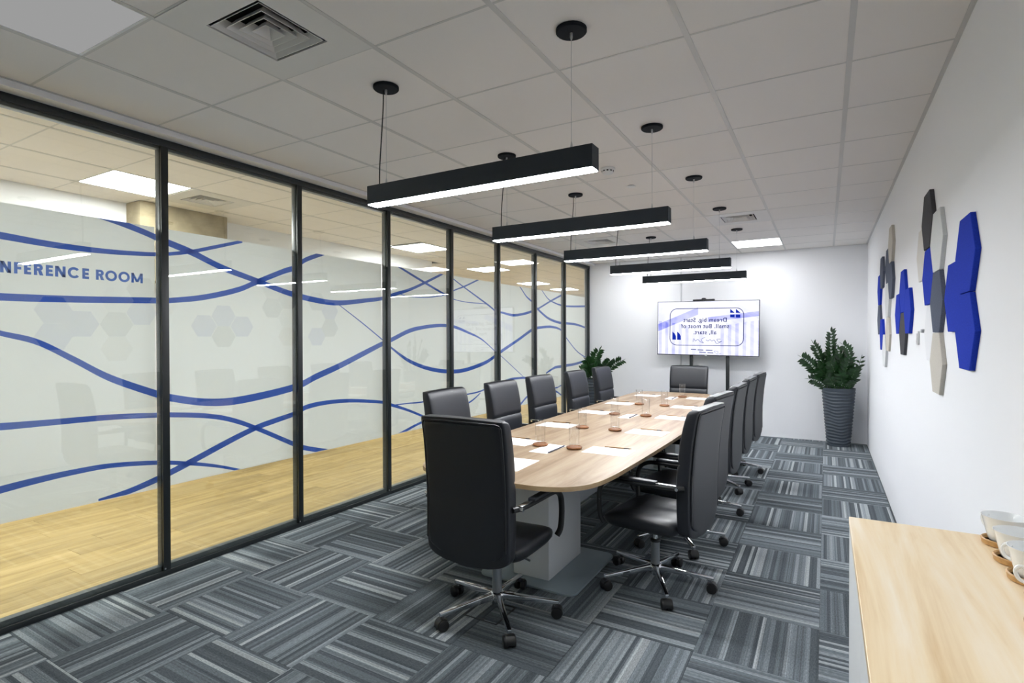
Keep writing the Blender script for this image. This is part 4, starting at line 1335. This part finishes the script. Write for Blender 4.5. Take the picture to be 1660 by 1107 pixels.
F2 = [((0.0, 0, 0.76), (0.05, -0.05, 1.27), (-0.10, 0, 0.10), 11, 0.085), ((0.04, 0, 0.76), (0.40, 0.02, 1.12), (0.0, 0, 0.12), 11, 0.07),
      ((0.02, 0.02, 0.76), (0.26, -0.08, 1.12), (0, 0, 0.12), 10, 0.07), ((-0.04, 0, 0.76), (-0.12, -0.14, 1.12), (0, 0, 0.12), 12, 0.08),
      ((-0.05, -0.06, 0.76), (-0.15, -0.24, 0.98), (0, 0, 0.15), 11, 0.075), ((0, 0.05, 0.76), (0.14, 0.16, 1.08), (0, 0, 0.1), 11, 0.075),
      ((0.05, -0.06, 0.76), (0.20, -0.24, 1.06), (0, 0, 0.1), 11, 0.075), ((-0.02, 0.02, 0.76), (-0.06, 0.10, 1.10), (0, 0, 0.1), 11, 0.075),
      ((0.0, -0.06, 0.76), (0.03, -0.20, 1.08), (0, 0, 0.1), 12, 0.075)]
for k, f in enumerate(F2):
    frond(pl2, *f, seed=k + 41)

# ------------------------------------------------------------------ felt hexagons on the white wall
HXS = 0.1755
def hexagon(y, z, th, mat, label):
    mb = MB()
    k = 0.990
    hy, hz = 0.181 * k, 0.152 * k
    o = [(hy, 0), (hy * 0.5, hz), (-hy * 0.5, hz), (-hy, 0), (-hy * 0.5, -hz), (hy * 0.5, -hz)]
    ring = lambda x, s: [(x, a * s, c * s) for a, c in o]
    mb.loft([ring(0.0, 1.0), ring(-th + 0.002, 1.0), ring(-th, 0.988)])
    h = obj('hexagon_panel', mb, M[mat], None, loc=(XR - 0.0005, y, z), smooth=False)
    tag(h, label, 'wall panel', 'hexagonal felt wall panels')
    return h
c0_, c1_, c2_, c3_, c4_ = 2.762, 3.033, 3.405, 3.690, 3.965
hexagon(c0_, 1.804, 0.018, 'felt_blue', 'upper of the two big blue felt hexagons nearest the camera')
hexagon(c0_, 1.500, 0.018, 'felt_blue', 'lower of the two big blue felt hexagons nearest the camera')
hexagon(c1_, 1.652, 0.014, 'felt_blue', 'blue felt hexagon tucked between the nearest blue pair and the charcoal one')
hexagon(c2_, 1.956, 0.018, 'felt_white', 'pale white felt hexagon above the slate one in the nearest cluster')
hexagon(c2_, 1.652, 0.018, 'felt_slate', 'slate grey felt hexagon between the white and beige ones in the nearest cluster')
hexagon(c2_, 1.348, 0.018, 'felt_beige', 'beige felt hexagon lowest in the nearest cluster')
hexagon(c3_, 2.108, 0.020, 'felt_dark', 'charcoal felt hexagon topmost in the nearest cluster')
hexagon(c3_, 1.804, 0.016, 'felt_blue', 'blue felt hexagon directly under the topmost charcoal one')
hexagon(c3_, 1.500, 0.006, 'felt_wall', 'thin white felt hexagon low beside the light switch')
hexagon(c4_, 1.956, 0.010, 'felt_pale', 'thin pale beige felt hexagon at the far side of the nearest cluster')
d0, d1, d2 = 4.50, 4.79, 5.08
hexagon(d1, 1.804, 0.018, 'felt_blue', 'blue felt hexagon topmost in the middle cluster')
hexagon(d0, 1.652, 0.020, 'felt_blue', 'blue felt hexagon on the near side of the middle cluster')
hexagon(d2, 1.652, 0.018, 'felt_blue', 'blue felt hexagon on the far side of the middle cluster')
hexagon(d1, 1.500, 0.018, 'felt_dark', 'charcoal felt hexagon lowest in the middle cluster')
e0, e1, e2, e3, e4 = 5.60, 5.89, 6.18, 6.47, 6.76
hexagon(e0, 2.260, 0.022, 'felt_beige', 'beige felt hexagon topmost in the farthest cluster')
hexagon(e0, 1.956, 0.022, 'felt_slate', 'slate felt hexagon under the top beige one in the farthest cluster')
hexagon(e1, 2.108, 0.020, 'felt_slate', 'slate felt hexagon second highest in the farthest cluster')
hexagon(e3, 2.108, 0.020, 'felt_slate', 'slate grey felt hexagon high on the far side of the farthest cluster')
hexagon(e1, 1.804, 0.022, 'felt_white', 'white felt hexagon in the middle of the farthest cluster')
hexagon(e1, 1.500, 0.016, 'felt_beige', 'beige felt hexagon below the white middle one of the farthest cluster')
hexagon(e2, 1.348, 0.020, 'felt_white', 'white felt hexagon lowest in the farthest cluster')
hexagon(e4, 1.956, 0.020, 'felt_blue', 'blue felt hexagon at the corner side of the farthest cluster')
hexagon(e4, 1.652, 0.020, 'felt_slate', 'slate grey felt hexagon at the corner side of the farthest cluster')
hexagon(e3, 1.500, 0.020, 'felt_blue', 'low blue felt hexagon on the corner side of the farthest cluster')

sw = thing('light_switch', 'small white light switch on the wall below the hexagon clusters', 'switch', (XR - 0.0005, 4.13, 1.472))
obj('plate', MB().box(-0.010, 0, -0.041, 0.041, -0.041, 0.041), M['white_plastic'], sw, bevel=0.003)
obj('rocker', MB().box(-0.0135, -0.010, -0.028, 0.028, -0.028, 0.028), M['white_plastic'], sw, bevel=0.0015)
sw = thing('thermostat', 'tiny dark grey wall sensor just before the light switch', 'thermostat', (XR - 0.0005, 3.93, 1.512))
obj('case', MB().box(-0.012, 0, -0.028, 0.028, -0.010, 0.010), M['grey_plastic'], sw, bevel=0.002)
obj('dial', MB().cyl((-0.012, 0, 0), (-0.015, 0, 0), 0.006, n=12), M['white_plastic'], sw)

# ------------------------------------------------------------------ sideboard with cups
HS = 0.90
cr = thing('sideboard', 'low light grey sideboard with a pale maple top against the white wall', 'sideboard', (0.0, 0.0, 0))
CX, CYE, CYS = 0.0655, 2.060, -0.55
obj('worktop', MB().box(CX, XR - 0.004, CYS, CYE, HS - 0.022, HS), M['side_wood'], cr, bevel=0.0015, smooth=False)
obj('carcass', MB().box(CX + 0.018, XR - 0.006, CYS + 0.004, CYE - 0.003, 0.06, HS - 0.022), M['grey_lam2'], cr, smooth=False)
obj('plinth', MB().box(CX + 0.045, XR - 0.006, CYS + 0.03, CYE - 0.03, 0.0, 0.06), M['grey_lam'], cr, smooth=False)
nd = 4
for k in range(nd):
    a = CYS + 0.006 + (CYE - CYS - 0.011) / nd * k
    b_ = CYS + 0.006 + (CYE - CYS - 0.011) / nd * (k + 1)
    obj('door', MB().box(CX + 0.001, CX + 0.017, a + 0.0015, b_ - 0.0015, 0.065, HS - 0.026), M['grey_lam2'], cr, bevel=0.001)

def cup_coaster(x, y, label):
    t = thing('cup_coaster', label, 'coaster', (x, y, HS), 0, 'bamboo coasters on the sideboard')
    obj('rim', MB().lathe([(0.040, 0.002), (0.046, 0.0), (0.0500, 0.002), (0.0525, 0.015), (0.0495, 0.0175), (0.0460, 0.015), (0.0440, 0.007)], n=32), M['cork'], t)
    obj('base_disc', MB().lathe([(0.0440, 0.001), (0.0440, 0.007)], n=32), M['cork'], t)
    return t
def cup(x, y, rz, label):
    t = thing('cup', label, 'cup', (x, y, HS + 0.0072), R(rz), 'white cups on the sideboard')
    prof = [(0.026, 0.0), (0.0315, 0.002), (0.037, 0.012), (0.0425, 0.034), (0.047, 0.058), (0.0515, 0.072), (0.0522, 0.0735), (0.0506, 0.0735), (0.0455, 0.058), (0.041, 0.034), (0.0352, 0.013), (0.012, 0.006)]
    obj('bowl', MB().lathe(prof, n=36), M['porcelain'], t, angle=60)
    pts = smooth_path([(0.0465, 0, 0.060), (0.058, 0, 0.063), (0.066, 0, 0.052), (0.060, 0, 0.034), (0.0400, 0, 0.027)], 5)
    obj('handle', MB().tube(pts, 0.0042, 8), M['porcelain'], t)
    return t
CUPS = [(0.432, 1.988, 'farthest white', 126), (0.429, 1.846, 'second farthest', 60), (0.429, 1.722, 'third farthest', 140), (0.431, 1.590, 'fourth farthest', 165), (0.395, 1.440, 'nearest', None)]
for x, y, w, rz in CUPS:
    cup_coaster(x, y, 'round bamboo coaster, %s of the row along the sideboard' % w.replace(' white', ''))
    if rz is not None:
        cup(x, y, rz, 'white porcelain cup, %s of the row on bamboo coasters' % w.replace(' white', ''))

# ------------------------------------------------------------------ floor box under the near chair
fb = thing('floor_box', 'square floor socket box set in the carpet under the near end chair', 'floor box', (-1.57, 2.475, 0))
obj('frame', sq_ring([(0.105, 0.0002), (0.105, 0.002), (0.097, 0.002), (0.097, 0.0002)]), M['black_metal'], fb, smooth=False)
obj('latch', MB().box(-0.02, 0.02, -0.0968, -0.080, 0.0002, 0.0022), M['black_metal'], fb, smooth=False)
